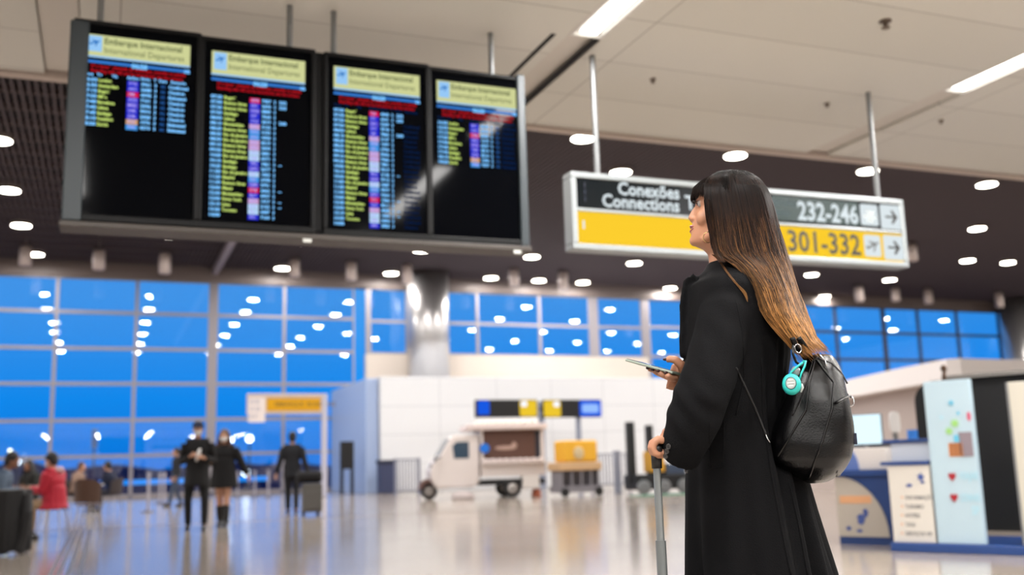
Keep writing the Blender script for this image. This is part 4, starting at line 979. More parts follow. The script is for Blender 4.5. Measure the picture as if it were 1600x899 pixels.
def table(loc, label, h=.74, r=.36):
    t = thing('cafe_table', label, 'table', loc, 0, 'cafe tables at the left')
    MB().cyl(0, 0, h-.03, h, r, seg=32).build('tabletop', mat('pale table top', (206, 202, 206), .3), t, bevel=.004)
    MB().cyl(0, 0, .03, h-.03, .03, seg=12).build('pedestal', m_chl, t); MB().lathe([(.22, 0), (.22, .015), (.04, .04)]).build('base', m_chl, t); return t
def seat_at(x, ypx_feet): return at_px(x, ypx_feet)
# red coat person faces left (world -x)
Pr = at_px(82, 838)
chair(Pr+Vector((0, 0, 0)), PI, 'backless steel legged seat under the person in the red coat', m_chd, False)
red = mat('red puffer coat', (186, 26, 52), .6)
red_p = person('person', 'seated person in a red coat and pale mask, facing left', Pr, PI-.15, sit(1.0, .03), m_skin, [('top', red, dict(name='red_coat', g=.03, hem=((.22, .24), .42))), ('legs', mat('beige trousers', (172, 146, 116), .8)), ('shoes', black_s)], hair=m_hairb, mask=True, tilt=-.2)
b = MB(); b.tube([(-.04, -.08, 1.06), (-.1, 0, 1.03), (-.04, .08, 1.06)], [.04, .055, .04], 10); fused(b, 'hood_lining', mat('pinkish white lining', (214, 178, 184), .8), .012, red_p, 2)
# grey blue person at the far left facing right, dark haired person beside
Pg = at_px(-10, 846)
chair(Pg, .1, 'chair at the left edge under the person in grey blue', m_chd)
person('person', 'seated person in a grey blue top at the left edge of the photo', Pg, .25, sit(1.0, .14), m_skin_d, [('top', mat('grey blue knit', (92, 108, 128), .85), dict(name='sweater', g=.028)), ('legs', mat('dark jeans', (34, 38, 52), .8)), ('shoes', black_s)], hair=m_hairb, tilt=-.2)
Pb = at_px(46, 815)
chair(Pb, -.6, 'chair behind the red coated person, under the person with long black hair', m_chd)
person('person', 'seated person with long black hair, between the grey blue and the red seated people', Pb, -1.9, sit(1.0, .05), m_skin_d, [('top', mat('dark olive top', (40, 42, 40), .85), dict(name='top', g=.025)), ('legs', black_t), ('shoes', black_s)], hair=m_hairb, hair_long=.28)
table(at_px(30, 832), 'round pale cafe table between the red coated and the grey blue seated people')
# black jacket over a chair at the very left front
Pk = at_px(14, 866)
t = chair(Pk, PI/2+.1, 'chair at the lower left corner, draped with a black jacket', m_chd)
b = MB(); R_ = []
for i in range(15):
    a = -1.5+3*i/14; w_ = 1+.06*math.sin(i*2.3); c, s_ = math.cos(a)*w_, math.sin(a)*w_
    R_.append([Vector((-.3*c-.02, .29*s_, .03+.03*math.sin(i*1.7))), Vector((-.31*c-.03, .29*s_, .5)), Vector((-.27*c-.03, .27*s_, .93)), Vector((-.2*c-.02, .2*s_, .94)), Vector((-.2*c, .2*s_, .5)), Vector((-.2*c, .2*s_, .05))])
b.loft(R_)
for s in (-1, 1): b.tube([(-.2, s*.26, .86), (-.3, s*.3, .6), (-.3, s*.27, .25), (-.33, s*.22, .05)], [.05, .06, .055, .045], 10)
o = fused(b, 'black_jacket', mat('black puffer jacket', (20, 19, 22), .6), .014, None, 3); o.location = t.location; o.rotation_euler = t.rotation_euler; o.scale = (1, 1, .84); t.scale = (1, 1, .84); tag(o, 'black puffer jacket draped over the chair at the lower left corner', 'jacket')
# group at the middle: brown round backed chair in front, two people facing across
Pc = at_px(137, 828)
chair(Pc, PI/2+.1, 'brown round backed cafe chair standing empty, back to the camera', m_chb)
table(at_px(140, 806), 'cafe table just beyond the brown round backed chair', r=.3)
P1 = at_px(116, 801); chair(P1, 0, 'chair left of the far table under the person in beige', m_chd)
person('person', 'seated person in beige and black beyond the brown round backed chair', P1+Vector((.0, 0, 0)), -.1, sit(1.0, .1), m_skin, [('top', mat('beige knit', (150, 124, 110), .85), dict(name='sweater')), ('legs', black_t), ('shoes', black_s)], hair=m_hairw)
P2 = at_px(174, 800); chair(P2, PI-.2, 'chair right of the far table under the person in navy', m_chd)
person('person', 'seated person in a navy top with short black hair, right of the brown chair', P2, PI-.25, sit(1.0, .12), m_skin, [('top', mat('navy top', (18, 26, 52), .85), dict(name='sweater')), ('legs', mat('dark jeans', (34, 38, 52), .8)), ('shoes', black_s)], hair=m_hairb)

# ------------------------------------------------------------------ the woman in front
from mathutils.bvhtree import BVHTree
D0 = 2.7
W0 = PY(1155, 600, D0); W0.z = 0
fwb = Vector((-.94, .34, 0)).normalized(); lfb = Vector((-.34, -.94, 0)).normalized()      # body: forward, left side (towards the camera)
fwh = Vector((-.965, .262, 0)).normalized(); lfh = Vector((-.262, -.965, 0)).normalized()  # head
woman = thing('person', 'person with long brown hair in a long black coat, looking up at the boards', 'person', W0, 0)
def wbuild(b, name, m, parent=None, smooth=False, **k):
    par = parent or woman
    off = W0
    o = b.build(name, m, None, smooth=smooth, origin=off, **k); o.location = (0, 0, 0); o.parent = par; return o
def wfused(b, name, m, vox, parent=None, **k):
    o = fused(b, name, m, vox, None, origin=W0, **k); o.location = (0, 0, 0); o.parent = parent or woman; return o
def catmull(P, t):
    """P: list of (t, values...)"""
    for i in range(len(P)-1):
        if t <= P[i+1][0] or i == len(P)-2:
            t0, t1 = P[i][0], P[i+1][0]; u = (t-t0)/(t1-t0)
            p1 = np.array(P[i][1:], float); p2 = np.array(P[i+1][1:], float)
            p0 = np.array(P[i-1][1:], float) if i > 0 else 2*p1-p2; p3 = np.array(P[i+2][1:], float) if i < len(P)-2 else 2*p2-p1
            return .5*((2*p1)+(-p0+p2)*u+(2*p0-5*p1+4*p2-p3)*u*u+(-p0+3*p1-3*p2+p3)*u**3)
def bvh(o):
    me = o.data; M = o.matrix_basis.copy()
    if o.parent: M = Matrix.Translation(o.parent.location) @ M
    return BVHTree.FromPolygons([M @ v.co for v in me.vertices], [tuple(p.vertices) for p in me.polygons])
def onto(tree, pts, lift=.0, n_=8):
    """carry a path seen at given picture points onto a surface"""
    out = []; last = None
    for i in range(len(pts)-1):
        for j in range(n_ if i < len(pts)-2 else n_+1):
            t = j/n_; x = pts[i][0]*(1-t)+pts[i+1][0]*t; y = pts[i][1]*(1-t)+pts[i+1][1]*t; d = ray(x, y).normalized()
            h = tree.ray_cast(CAM, d)
            if h[0] is not None: out.append(h[0]-d*lift); last = h[3]-lift
            elif last: out.append(CAM+d*last)
    return out
Xm = D0/F_PX
m_sk = mat('fair skin', (176, 126, 98), .5)
for k_, v_ in (('Subsurface Weight', .12),): m_sk.node_tree.nodes['Principled BSDF'].inputs[k_].default_value = v_
m_sk.node_tree.nodes['Principled BSDF'].inputs['Subsurface Radius'].default_value = (.01, .004, .002)
bump(m_sk, 900, .06)
m_coat = mat('black wool', (10, 10, 12), .85, spec=.12); bump(m_coat, 420, .5, 6, .004)

# -- head and body as one continuous surface
H0 = PY(1140, 335, D0)
def Mp(x, y, n_=0):          # picture point carried to the middle plane of the head (n_ metres towards the camera side)
    d = ray(x, y); return CAM+d*((H0-CAM).dot(lfh)/d.dot(lfh)) + lfh*n_
SL = [(276, 1130, 1150, .015), (279, 1112, 1166, .034), (286, 1101, 1176, .05), (295, 1091, 1186, .062), (308, 1087, 1190, .068), (318, 1086.5, 1191, .070), (326, 1087.5, 1190, .0695),
      (334, 1085.5, 1189, .069), (341, 1084, 1187, .067), (348, 1082.5, 1184, .065), (355, 1081.5, 1181, .062), (362, 1081, 1182, .059), (370, 1079.5, 1177, .055), (377, 1079, 1173, .05),
      (382, 1081, 1171, .046), (386, 1088, 1170, .043), (390, 1098, 1169, .043), (398, 1106, 1168, .046), (412, 1108, 1168, .05), (440, 1106, 1174, .06), (470, 1104, 1190, .07)]
def head_ring(py, xf, xb, w, n_=40, grow=0.0):
    a, c = Mp(xf, py), Mp(xb, py); ctr = (a+c)/2; e = (a-c)/2; L_ = e.length; e.normalize(); out = []
    for k in range(n_):
        q = 2*PI*k/n_; cs, sn = math.cos(q), math.sin(q)
        nar = 1-.2*max(cs, 0)**2 if py > 300 else 1
        out.append(ctr+e*(L_+grow)*cs+lfh*(w+grow)*sn*nar)
    return out
b = MB(); b.loft([head_ring(*s_) for s_ in SL])
# nose, lips, chin, brow, eyelids, ear
b.tube([Mp(1090, 321), Mp(1085.5, 329), Mp(1082, 335.5), Mp(1079.6, 340.5), Mp(1083, 345.5)], [.006, .0065, .0078, .0088, .0075], 10)
for n_ in (-.011, .011): b.ball(Mp(1085, 343, n_), (.0085, .006, .0065), 10, 8)
b.ball(Mp(1085.5, 354.5), (.0125, .019, .0062), 12, 8); b.ball(Mp(1085.3, 363), (.0125, .018, .0066), 12, 8); b.ball(Mp(1087, 359, .014), (.008, .008, .006), 10, 8)
b.ball(Mp(1086.5, 376.5), (.0165, .02, .0155), 12, 10)
b.ball(Mp(1097, 313, .028), (.012, .024, .007), 10, 8); b.ball(Mp(1103, 346, .036), (.024, .022, .024), 12, 8)
b.ball(Mp(1098, 322, .031), (.012, .014, .0105), 12, 8)
b.tube([Mp(1123, 340, .070), Mp(1127, 350, .072), Mp(1121, 362, .068)], [(.014, .007), (.018, .008), (.009, .006)], 10)
b.tube([Mp(1100, 379, .03), Mp(1118, 372, .05), Mp(1128, 355, .058)], [.012, .015, .016], 10)
# trunk, legs and arms under the coat
def bp(px, py, Y): return PY(px, py, Y)
def ring_at(py, xl, xr, bw, n_=36, Y=D0, ex=1.0, grow=0):
    c = PY((xl+xr)/2, py, Y); hx = (xr-xl)/2*Y/F_PX; a = math.sqrt(max((hx**2-(bw*.34)**2)/.94**2, 1e-4)); out = []
    for k in range(n_):
        q = 2*PI*k/n_; cs, sn = math.cos(q), math.sin(q); cs = math.copysign(abs(cs)**ex, cs); sn = math.copysign(abs(sn)**ex, sn)
        out.append(c+fwb*(a+grow)*cs+lfb*(bw+grow)*sn)
    return out
b.loft([ring_at(*q) for q in ((445, 1105, 1200, .12), (480, 1090, 1215, .16), (560, 1090, 1215, .14), (650, 1095, 1215, .13), (740, 1092, 1225, .16), (790, 1092, 1225, .15))])
hipc = PY(1160, 790, D0)
for s in (-1, 1):
    hp = hipc+lfb*.085*s; kn = Vector((hp.x, hp.y, .48))+fwb*.02; an = Vector((hp.x, hp.y, .09))-fwb*.01+lfb*.01*s
    b.tube([hp, hp*.6+kn*.4, kn, kn*.6+an*.4, an], [.085, .075, .052, .052, .034], 14)
    b.tube([an, an+Vector((0, 0, -.05))+fwb*.04, an+Vector((0, 0, -.065))+fwb*.16], [.034, .036, .024], 10)
# near (left) arm: shoulder, elbow, wrist over the handle
ARM = [(1156, 466, 2.66), (1134, 505, 2.565), (1116, 560, 2.51), (1096, 625, 2.465), (1076, 672, 2.465), (1059, 704, 2.485)]
b.tube([bp(*q) for q in ARM], [.05, .046, .04, .036, .03, .024], 12)
FAR = [(1115, 460, 2.86), (1110, 540, 2.93), (1104, 606, 2.90), (1086, 600, 2.8), (1071, 592, 2.74)]
b.tube([bp(*q) for q in FAR], [.05, .044, .038, .03, .022], 12)
# left hand closed on the grip (grip runs away from the camera)
GX, GY, GZ = 1026, 703, 2.5
G = PY(GX, GY, GZ)
px_ = GZ/F_PX
def g(dx, dy, dd): return G+Vector((dx*px_, dd, -dy*px_))
b.tube([bp(1059, 704, 2.485), g(22, -4, 0), g(12, -11, 0.0), g(4, -14, 0)], [(.024, .022), (.019, .033), (.015, .036), (.011, .035)], 12)
for i, dd in enumerate((-.041, -.021, .0, .02)):
    k = (1, 1.06, 1.0, .86)[i]
    b.tube([g(9, -12, dd), g(1, -15*k, dd), g(-6*k, -11, dd), g(-9*k, -3, dd), g(-6*k, 6, dd), g(2, 8, dd)], [.0095, .0098, .0092, .0088, .0082, .0068], 9)
b.tube([g(18, -2, -.022), g(12, 4, -.032), g(5, 8, -.03), g(-2, 9, -.022)], [.012, .0118, .0102, .008], 9)
# right hand under the phone
phL, phR = PY(988, 565, 2.80), PY(1062, 585, 2.70)
la = (phR-phL).normalized(); rr = ray(1025, 575).normalized(); wa = (rr-la*rr.dot(la)).normalized(); wa = (wa+Vector((0, 0, .03))).normalized(); wa = (wa-la*wa.dot(la)).normalized(); na = la.cross(wa); na = na if na.z > 0 else -na
PHC = (phL+phR)/2
def ph(x, y, Y): return PY(x, y, Y)
b.tube([bp(1071, 592, 2.74), ph(1064, 590, 2.735), ph(1052, 590, 2.73), ph(1045, 588, 2.73)], [(.022, .02), (.017, .033), (.012, .037), (.010, .036)], 12)
FNG = [[(1050, 588, 2.765), (1037, 583.5, 2.765), (1024, 579.5, 2.76), (1013, 576.5, 2.755)], [(1050, 590, 2.745), (1038, 587, 2.74), (1028, 583.5, 2.735), (1020.5, 579.5, 2.73)],
       [(1052, 591, 2.72), (1042, 589, 2.71), (1034, 585.5, 2.705), (1029, 581.5, 2.705)], [(1056, 592, 2.70), (1049, 591.5, 2.688), (1044, 588, 2.683), (1041, 584.5, 2.685)]]
for i, q in enumerate(FNG): b.tube([ph(*p) for p in q], [.0098, .0092, .0085, .007], 9)
THM = [(1070, 582, 2.715), (1064, 570, 2.70), (1055, 562.5, 2.70), (1046, 561, 2.705), (1041, 563.5, 2.71)]
b.tube([ph(*p) for p in THM], [.015, .013, .0112, .0098, .0075], 10)
def face_fn(a, nn):
    # eye sockets are pressed in beside the nose
    W = a+np.array(W0)
    for n_ in (-.031, .031):
        c = np.array(Mp(1090, 322, n_)); d = np.linalg.norm(W-c, axis=1); a = a-np.array(fwh)[None]*(.0045*np.exp(-(d/.012)**2))[:, None]
    c = np.array(Mp(1082, 359)); d = np.abs(W[:, 2]-c[2]); dd = np.linalg.norm(W-c, axis=1)
    return a-np.array(fwh)[None]*(.003*np.exp(-(d/.0016)**2)*np.exp(-(dd/.022)**2))[:, None]
body = wfused(b, 'body', m_sk, .0034, smooth_it=3, fn=face_fn)
# eyes, lashes, lips, earring, nails
m_eye = mat('eye white', (150, 142, 138), .25); m_lash = mat('dark lash', (18, 14, 13), .6); m_lip = mat('muted lip', (150, 84, 78), .45); m_gold = mat('gold', (226, 190, 130), .2, .9)
for n_ in (-.031, .031):
    e_ = wbuild(MB().ball(Mp(1097.5, 322.5, n_), .0112, 14, 10), 'eye', m_eye, smooth=True)
    c = Mp(1097.5, 322.5, n_)+fwh*.009; wbuild(MB().ball(c, (.0035, .0052, .0052), 10, 8), 'iris', mat('brown iris', (60, 38, 26), .2), parent=e_, smooth=True)
    bl = MB()
    for j in range(11):
        q = (j-5)/5; s0 = Mp(1096, 320.5, n_)+fwh*(.0118*math.cos(q*.9))+lfh*(.0118*math.sin(q*.9))+Vector((0, 0, .001))
        bl.tube([s0, s0+fwh*.005+lfh*.003*q, s0+fwh*.010+lfh*.005*q+Vector((0, 0, .004))], [.0011, .0009, .0004], 5)
    wbuild(bl, 'eyelashes', m_lash)
    wbuild(MB().tube([Mp(1100, 313, n_+.012*math.copysign(1, n_))+fwh*.004, Mp(1094, 312, n_)+fwh*.006, Mp(1091, 314, n_-.012*math.copysign(1, n_))+fwh*.004], [(.0015, .003), (.002, .004), (.0012, .003)], 8), 'eyebrow', m_lash)
tb = bvh(body)
lip = MB()
for y_, r_ in ((355, .0038), (362.8, .0044)):
    pts = []
    for j in range(9):
        q = (j-4)/4; p = Mp(1070, y_+abs(q)*2.5*(1 if y_ < 358 else -1), q*.019); h = tb.ray_cast(p+fwh*.0, -fwh)
        if h[0] is not None: pts.append(h[0]-fwh*.001)
    if len(pts) > 3: lip.tube(pts, [r_*(.35+.65*math.sin(PI*(i+.5)/len(pts))) for i in range(len(pts))], 8)
wbuild(lip, 'lips', m_lip, smooth=True)
ec = PY(1106.5, 371, 2.628)
wbuild(MB().loft([[ec+Vector((math.cos(q)*.0128, -.004*math.sin(q), math.sin(q)*.0135))+(Vector((math.cos(q), 0, math.sin(q)))*math.cos(w_)+Vector((0, 1, 0))*math.sin(w_))*.0011 for w_ in [2*PI*j/8 for j in range(8)]] for q in [2*PI*i/32 for i in range(32)]], closed=True), 'hoop_earring', m_gold, smooth=True)
nail = mat('dark nail polish', (52, 26, 30), .15)
for q in FNG: 
    p0, p1 = ph(*q[-2]), ph(*q[-1]); d = (p1-p0).normalized(); wbuild(MB().ball(p1+d*.002+Vector((0, -.004, .001)), (.0058, .004, .0042), 10, 8), 'fingernail', nail, smooth=True)
p1 = ph(*THM[-1]); wbuild(MB().ball(p1+Vector((-.002, -.003, .0025)), (.0075, .006, .004), 10, 8), 'fingernail', nail, smooth=True)

# -- coat
CL = [(413, 1112, 1164, .062), (420, 1106, 1176, .085), (430, 1096, 1194, .12), (441, 1086, 1212, .155), (448, 1075, 1224, .175), (460, 1073, 1234, .19), (500, 1069, 1240, .2), (560, 1067, 1238, .2),
      (620, 1069, 1230, .195), (680, 1071, 1230, .2), (720, 1071, 1244, .21), (750, 1070, 1260, .218), (800, 1072, 1273, .235), (850, 1074, 1287, .25), (899, 1077, 1301, .26), (1000, 1079, 1322, .28), (1130, 1083, 1345, .3)]
b = MB(); b.loft([ring_at(*q, n_=48) for q in CL])
SLV = [(1150, 462, 2.62), (1133, 500, 2.55), (1116, 560, 2.50), (1104, 600, 2.475), (1092, 632, 2.46), (1080, 664, 2.46), (1069, 694, 2.47), (1062, 712, 2.485), (1060, 718, 2.49)]
b.tube([bp(*q) for q in SLV], [.072, .07, .066, .066, .068, .062, .054, .049, .047], 20)
b.tube([bp(1118, 460, 2.85), bp(1106, 520, 2.92), bp(1100, 590, 2.92), bp(1088, 602, 2.84), bp(1072, 596, 2.765)], [.07, .068, .064, .05, .04], 18)
# shoulder caps, lapel and stand collar
b.tube([bp(1152, 440, 2.67), bp(1150, 450, 2.63), bp(1144, 474, 2.58)], [.05, .066, .07], 16)
b.tube([bp(1088, 436, 2.70), bp(1077, 447, 2.68), bp(1073, 480, 2.66), bp(1070, 560, 2.64)], [(.007, .02), (.008, .028), (.01, .03), (.01, .02)], 12)
b.loft([[p for p in ring_at(412, 1104, 1170, .07, 30)], [p for p in ring_at(420, 1100, 1176, .088, 30)], [p for p in ring_at(434, 1088, 1192, .12, 30)]])
ax = np.array(W0)
def coat_fn(a, nn):
    W = a+ax; z = W[:, 2]
    fx = (W-ax) @ np.array(fwb); lx = (W-ax) @ np.array(lfb); phi = np.arctan2(lx, fx)
    low = np.clip((1.02-z)/.5, 0, 1.3)
    d = np.zeros(len(a))
    d += low*.013*(np.sin(phi*9+.6+z*1.5)+.5*np.sin(phi*17+1.9-z*2))
    back = np.clip((1.25-z)/.35, 0, 1)*np.exp(-((phi-2.35)/.5)**2)
    d += back*.012*np.sin(phi*22+z*.8)
    # sleeve wrinkles near the elbow and the cuff
    e = np.array(bp(1072, 636, 2.42)); r = np.linalg.norm(W-e, axis=1)
    wob = .6*np.sin(W[:, 1]*31+z*9)+.5*np.sin(W[:, 0]*43-z*17)
    d += .0045*np.exp(-(r/.07)**2)*np.sin((z*1.0+(W[:, 0])*.75)*95+wob*2)
    e2 = np.array(bp(1125, 560, 2.44)); r2 = np.linalg.norm((W-e2)*np.array([1, 1, .6]), axis=1)
    d += .002*np.exp(-(r2/.12)**2)*np.sin((z+W[:, 0]*1.4)*40+wob*2)
    e3 = np.array(bp(1115, 470, 2.55)); r3 = np.linalg.norm(W-e3, axis=1)
    d += .002*np.exp(-(r3/.11)**2)*np.sin((z*.6-W[:, 0])*55+wob)
    return a+nn*d[:, None]
coat = wfused(b, 'coat', m_coat, .0062, smooth_it=4, fn=coat_fn)
tcoat = bvh(coat)
m_btn = mat('dark horn button', (62, 60, 60), .3)
def button(x, y, tree, r):
    d = ray(x, y).normalized(); h = tree.ray_cast(CAM, d)
    if h[0] is None: return
    n_ = h[1]; n_ = n_ if n_.dot(d) < 0 else -n_; n_ = (n_*.7-d*.5).normalized(); u_ = n_.cross(Vector((0, 0, 1))).normalized(); v_ = n_.cross(u_)
    P = lambda rr_, hh_: [h[0]+n_*hh_+u_*rr_*math.cos(q)+v_*rr_*math.sin(q) for q in [2*PI*i/24 for i in range(24)]]
    o = wbuild(MB().loft([P(r, -.002), P(r, .0025), P(r*.86, .0036), P(r*.78, .0024), P(r*.3, .0024)]), 'button', m_btn, parent=coat, smooth=False)
    bb = MB()
    for q in (0, 1, 2, 3): c = h[0]+n_*.003+u_*r*.22*math.cos(q*PI/2)+v_*r*.22*math.sin(q*PI/2); bb.ball(c, .0009, 6, 4)
    wbuild(bb, 'button_hole', m_lash, parent=coat)
for x, y in ((1045, 698), (1042.5, 705.5), (1040.5, 713)): button(x, y, tcoat, .0066)
button(1074, 735, tcoat, .008)
def seam(tree, pts, r, m, name, parent, n_=8, lift=0):
    q = onto(tree, pts, lift, n_)
    return wbuild(MB().tube(q, r, 6), name, m, parent=parent, smooth=True) if len(q) > 2 else None
for pts in ([(1109, 660), (1108, 700), (1110, 733)], [(1131, 655), (1131, 700), (1130, 730)], [(1110, 733), (1130, 730)]): seam(tcoat, pts, .0016, m_coat, 'pocket_seam', coat)
seam(tcoat, [(1190, 560), (1192, 640), (1205, 740), (1222, 830), (1236, 899)], .0028, m_coat, 'back_seam', coat)
seam(tcoat, [(1233, 755), (1248, 820), (1262, 899)], .0024, m_coat, 'back_seam', coat)
seam(tcoat, [(1150, 470), (1160, 520), (1163, 590), (1150, 650)], .0018, m_coat, 'armhole_seam', coat)
# boots
for s in (-1, 1):
    hp = hipc+lfb*.085*s; an = Vector((hp.x, hp.y, .09))-fwb*.01+lfb*.01*s
    bb = MB(); bb.tube([an+Vector((0, 0, .28)), an+Vector((0, 0, .12)), an], [.062, .056, .046], 14); bb.tube([an-fwb*.03+Vector((0, 0, -.035)), an+fwb*.05+Vector((0, 0, -.038)), an+fwb*.15+Vector((0, 0, -.055)), an+fwb*.2+Vector((0, 0, -.06))], [.036, .045, .036, .022], 12)
    wfused(bb, 'boot', black_s, .006)

# -- hair
TL = [(0, 1118, 270), (.08, 1104, 281), (.17, 1100, 302), (.27, 1103, 335), (.36, 1107, 365), (.45, 1114, 395), (.56, 1146, 416), (.66, 1172, 446), (.83, 1190, 492), (1, 1226, 536)]
TR = [(0, 1172, 271), (.08, 1189, 281), (.17, 1203, 303), (.27, 1213, 335), (.36, 1222, 365), (.45, 1232, 397), (.56, 1241, 425), (.66, 1250, 455), (.83, 1264, 490), (1, 1278, 528)]
TB = [(0, .012), (.04, .042), (.08, .06), (.17, .078), (.27, .087), (.36, .092), (.45, .105), (.56, .15), (.66, .19), (.83, .212), (1, .212)]
def hair_pos(t, s, side=1, inset=0.0, lift=0.0):
    l_ = catmull(TL, t); r_ = catmull(TR, t); bb = float(np.interp(t, [q[0] for q in TB], [q[1] for q in TB]))
    s2 = inset+(1-2*inset)*s
    x = l_[0]*(1-s2)+r_[0]*s2; y = l_[1]*(1-s2)+r_[1]*s2 - 5*math.sin(PI*min(max(s, 0), 1))*max(0, 1-t/.1)
    dn = max(0, 1-((s-.35)/.68)**2)**(.33 if t < .4 else .33+.17*min(1, (t-.4)/.2))
    k = bb*dn if side > 0 else min(bb, .1)*dn
    return PY(x, y, D0-side*(k-inset*.06+lift))
m_hair = bpy.data.materials.new('brown ombre hair'); m_hair.use_nodes = True
def hair_nodes():
    N = m_hair.node_tree.nodes; L = m_hair.node_tree.links; p = N['Principled BSDF']
    at = N.new('ShaderNodeAttribute'); at.attribute_name = 'strand'; L.new(at.outputs['Color'], p.inputs['Base Color'])
    p.inputs['Roughness'].default_value = .4; p.inputs['Specular IOR Level'].default_value = .08
    p.inputs['Sheen Weight'].default_value = .0
hair_nodes()
def hair_col(t, q):
    K = [(0, (11, 8, 7)), (.14, (20, 13, 11)), (.3, (38, 25, 19)), (.46, (58, 39, 27)), (.62, (82, 57, 36)), (.8, (116, 82, 48)), (1, (150, 108, 64))]
    tt = min(max(t+q*.34, 0), 1); 
    for i in range(len(K)-1):
        if tt <= K[i+1][0]:
            u = (tt-K[i][0])/(K[i+1][0]-K[i][0]); c = [K[i][1][j]*(1-u)+K[i+1][1][j]*u for j in range(3)]; break
    f_ = 1+.4*math.sin(q*11)
    return lin(tuple(min(255, max(0, v*f_)) for v in c))
class Strands:
    def __init__(s): s.v = []; s.f = []; s.c = []
    def add(s, pts, r, cols, seg=3):
        n_ = len(pts); base = len(s.v); prev = None
        for i, p in enumerate(pts):
            d = pts[min(i+1, n_-1)]-pts[max(i-1, 0)]
            if d.length < 1e-7: d = Vector((0, 0, -1))
            d.normalize(); a = d.cross(Vector((0, 1, 0))); a = a.normalized() if a.length > .05 else Vector((1, 0, 0)); bq = d.cross(a)
            rr = r*(1 if i < n_-3 else (.8, .5, .15)[i-(n_-3)])
            for k in range(seg): w_ = 2*PI*k/seg; s.v.append(tuple(p-W0+a*rr*math.cos(w_)+bq*rr*math.sin(w_))); s.c.append(cols[i])
        for i in range(n_-1):
            for k in range(seg): k2 = (k+1) % seg; s.f.append((base+i*seg+k, base+i*seg+k2, base+(i+1)*seg+k2, base+(i+1)*seg+k))
    def build(s, name):
        me = bpy.data.meshes.new(name); me.from_pydata(s.v, [], s.f); me.materials.append(m_hair)
        ca = me.color_attributes.new('strand', 'FLOAT_COLOR', 'POINT'); ca.data.foreach_set('color', np.array(s.c, dtype=np.float32).ravel())
        me.polygons.foreach_set('use_smooth', [True]*len(me.polygons)); o = bpy.data.objects.new(name, me); COL.objects.link(o); o.parent = woman; return o
# under-layer shell
sh = Strands(); NT, NS = 44, 30
rows = []
for i in range(NT+1):
    t = .0+.975*i/NT; row = [hair_pos(t, j/NS, 1, .035, -.012 if t > .1 else -.004) for j in range(NS+1)]+[hair_pos(t, 1-j/NS, -1, .035, -.012 if t > .1 else -.004) for j in range(1, NS)]
    for p in row: sh.v.append(tuple(p-W0)); sh.c.append(hair_col(t*.92-.05, -.3))
    rows.append(len(row))
n_ = rows[0]
for i in range(NT):
    for k in range(n_): k2 = (k+1) % n_; sh.f.append((i*n_+k, i*n_+k2, (i+1)*n_+k2, (i+1)*n_+k))
sh.f.append(tuple(range(n_))); sh.f.append(tuple(NT*n_+k for k in range(n_))[::-1])
hair = sh.build('hair')
st = Strands(); R2 = random.Random(11)
clumps = [(R2.random(), R2.uniform(.9, 1.05), R2.uniform(-1, 1), R2.uniform(0, 6.28), R2.uniform(.4, 1.2)) for _ in range(150)]
def strand(side, count, t0r=(0, .05), fly=0):
    for _ in range(count):
        c = clumps[R2.randrange(len(clumps))]
        s = R2.random(); cs = c[0]; tend = min(1.14, c[1]+R2.uniform(-.1, .09)); q = c[2]*.5+R2.uniform(-.5, .5); t0 = R2.uniform(*t0r)
        n_ = 26; pts = []; cols = []; lift = R2.uniform(-.004, .003)
        for i in range(n_):
            t = t0+(tend-t0)*(i/(n_-1)); pull = min(1, max(0, (t-.1)/.7))*.5
            s_ = s+(cs-s)*pull*(1 if abs(cs-s) < .5 else .2) if abs(cs-s) < .16 else s+(.07 if cs > s else -.07)*pull
            wv = math.sin(t*c[4]*13+c[3])*.012*max(0, t-.25)+math.sin(t*31+c[3]*2+s*5)*.006*max(0, t-.3)
            s_ = min(max(s_+wv, -.012), 1.012)
            p = hair_pos(min(t, 1.0), s_, side, 0, lift+.005*math.sin(t*17+c[3])*max(0, t-.2))
            if t > 1: p = p+Vector((.05*(t-1)*math.cos(c[3])+.02*(t-1)/.07, -.0, -(t-1)*.34))
            if fly: p = p+Vector((math.sin(t*9+c[3])*.012, math.cos(t*7+c[3])*.008, math.sin(t*5+c[3])*.008))*fly*t
            pts.append(p); cols.append(hair_col(t, q+.25*math.sin(c[3]*3)))
        st.add(pts, R2.uniform(.0006, .0011), cols)
strand(1, 5200); strand(-1, 700); strand(1, 60, (0, .4), 1.0)
# crown strands fan out from the parting and close the top
for _ in range(900):
    a0 = R2.random(); s_ = R2.random(); side = 1 if R2.random() < .7 else -1; q = R2.uniform(-.5, .4); pts = []; cols = []
    top = PY(1128+34*a0+R2.uniform(-3, 3), 266.5+R2.uniform(-.5, 2)+6*(2*a0-1)**2*.5, D0+R2.uniform(-.012, .012))
    for i in range(14):
        u = i/13; p1 = hair_pos(.03+.3*u, s_, side, 0, .003)
        w_ = min(1, u/.25); p = top*(1-w_)+p1*w_ + Vector((0, 0, .007*math.sin(PI*w_))); pts.append(p); cols.append(hair_col(.3*u, q))
    st.add(pts, .001, cols)
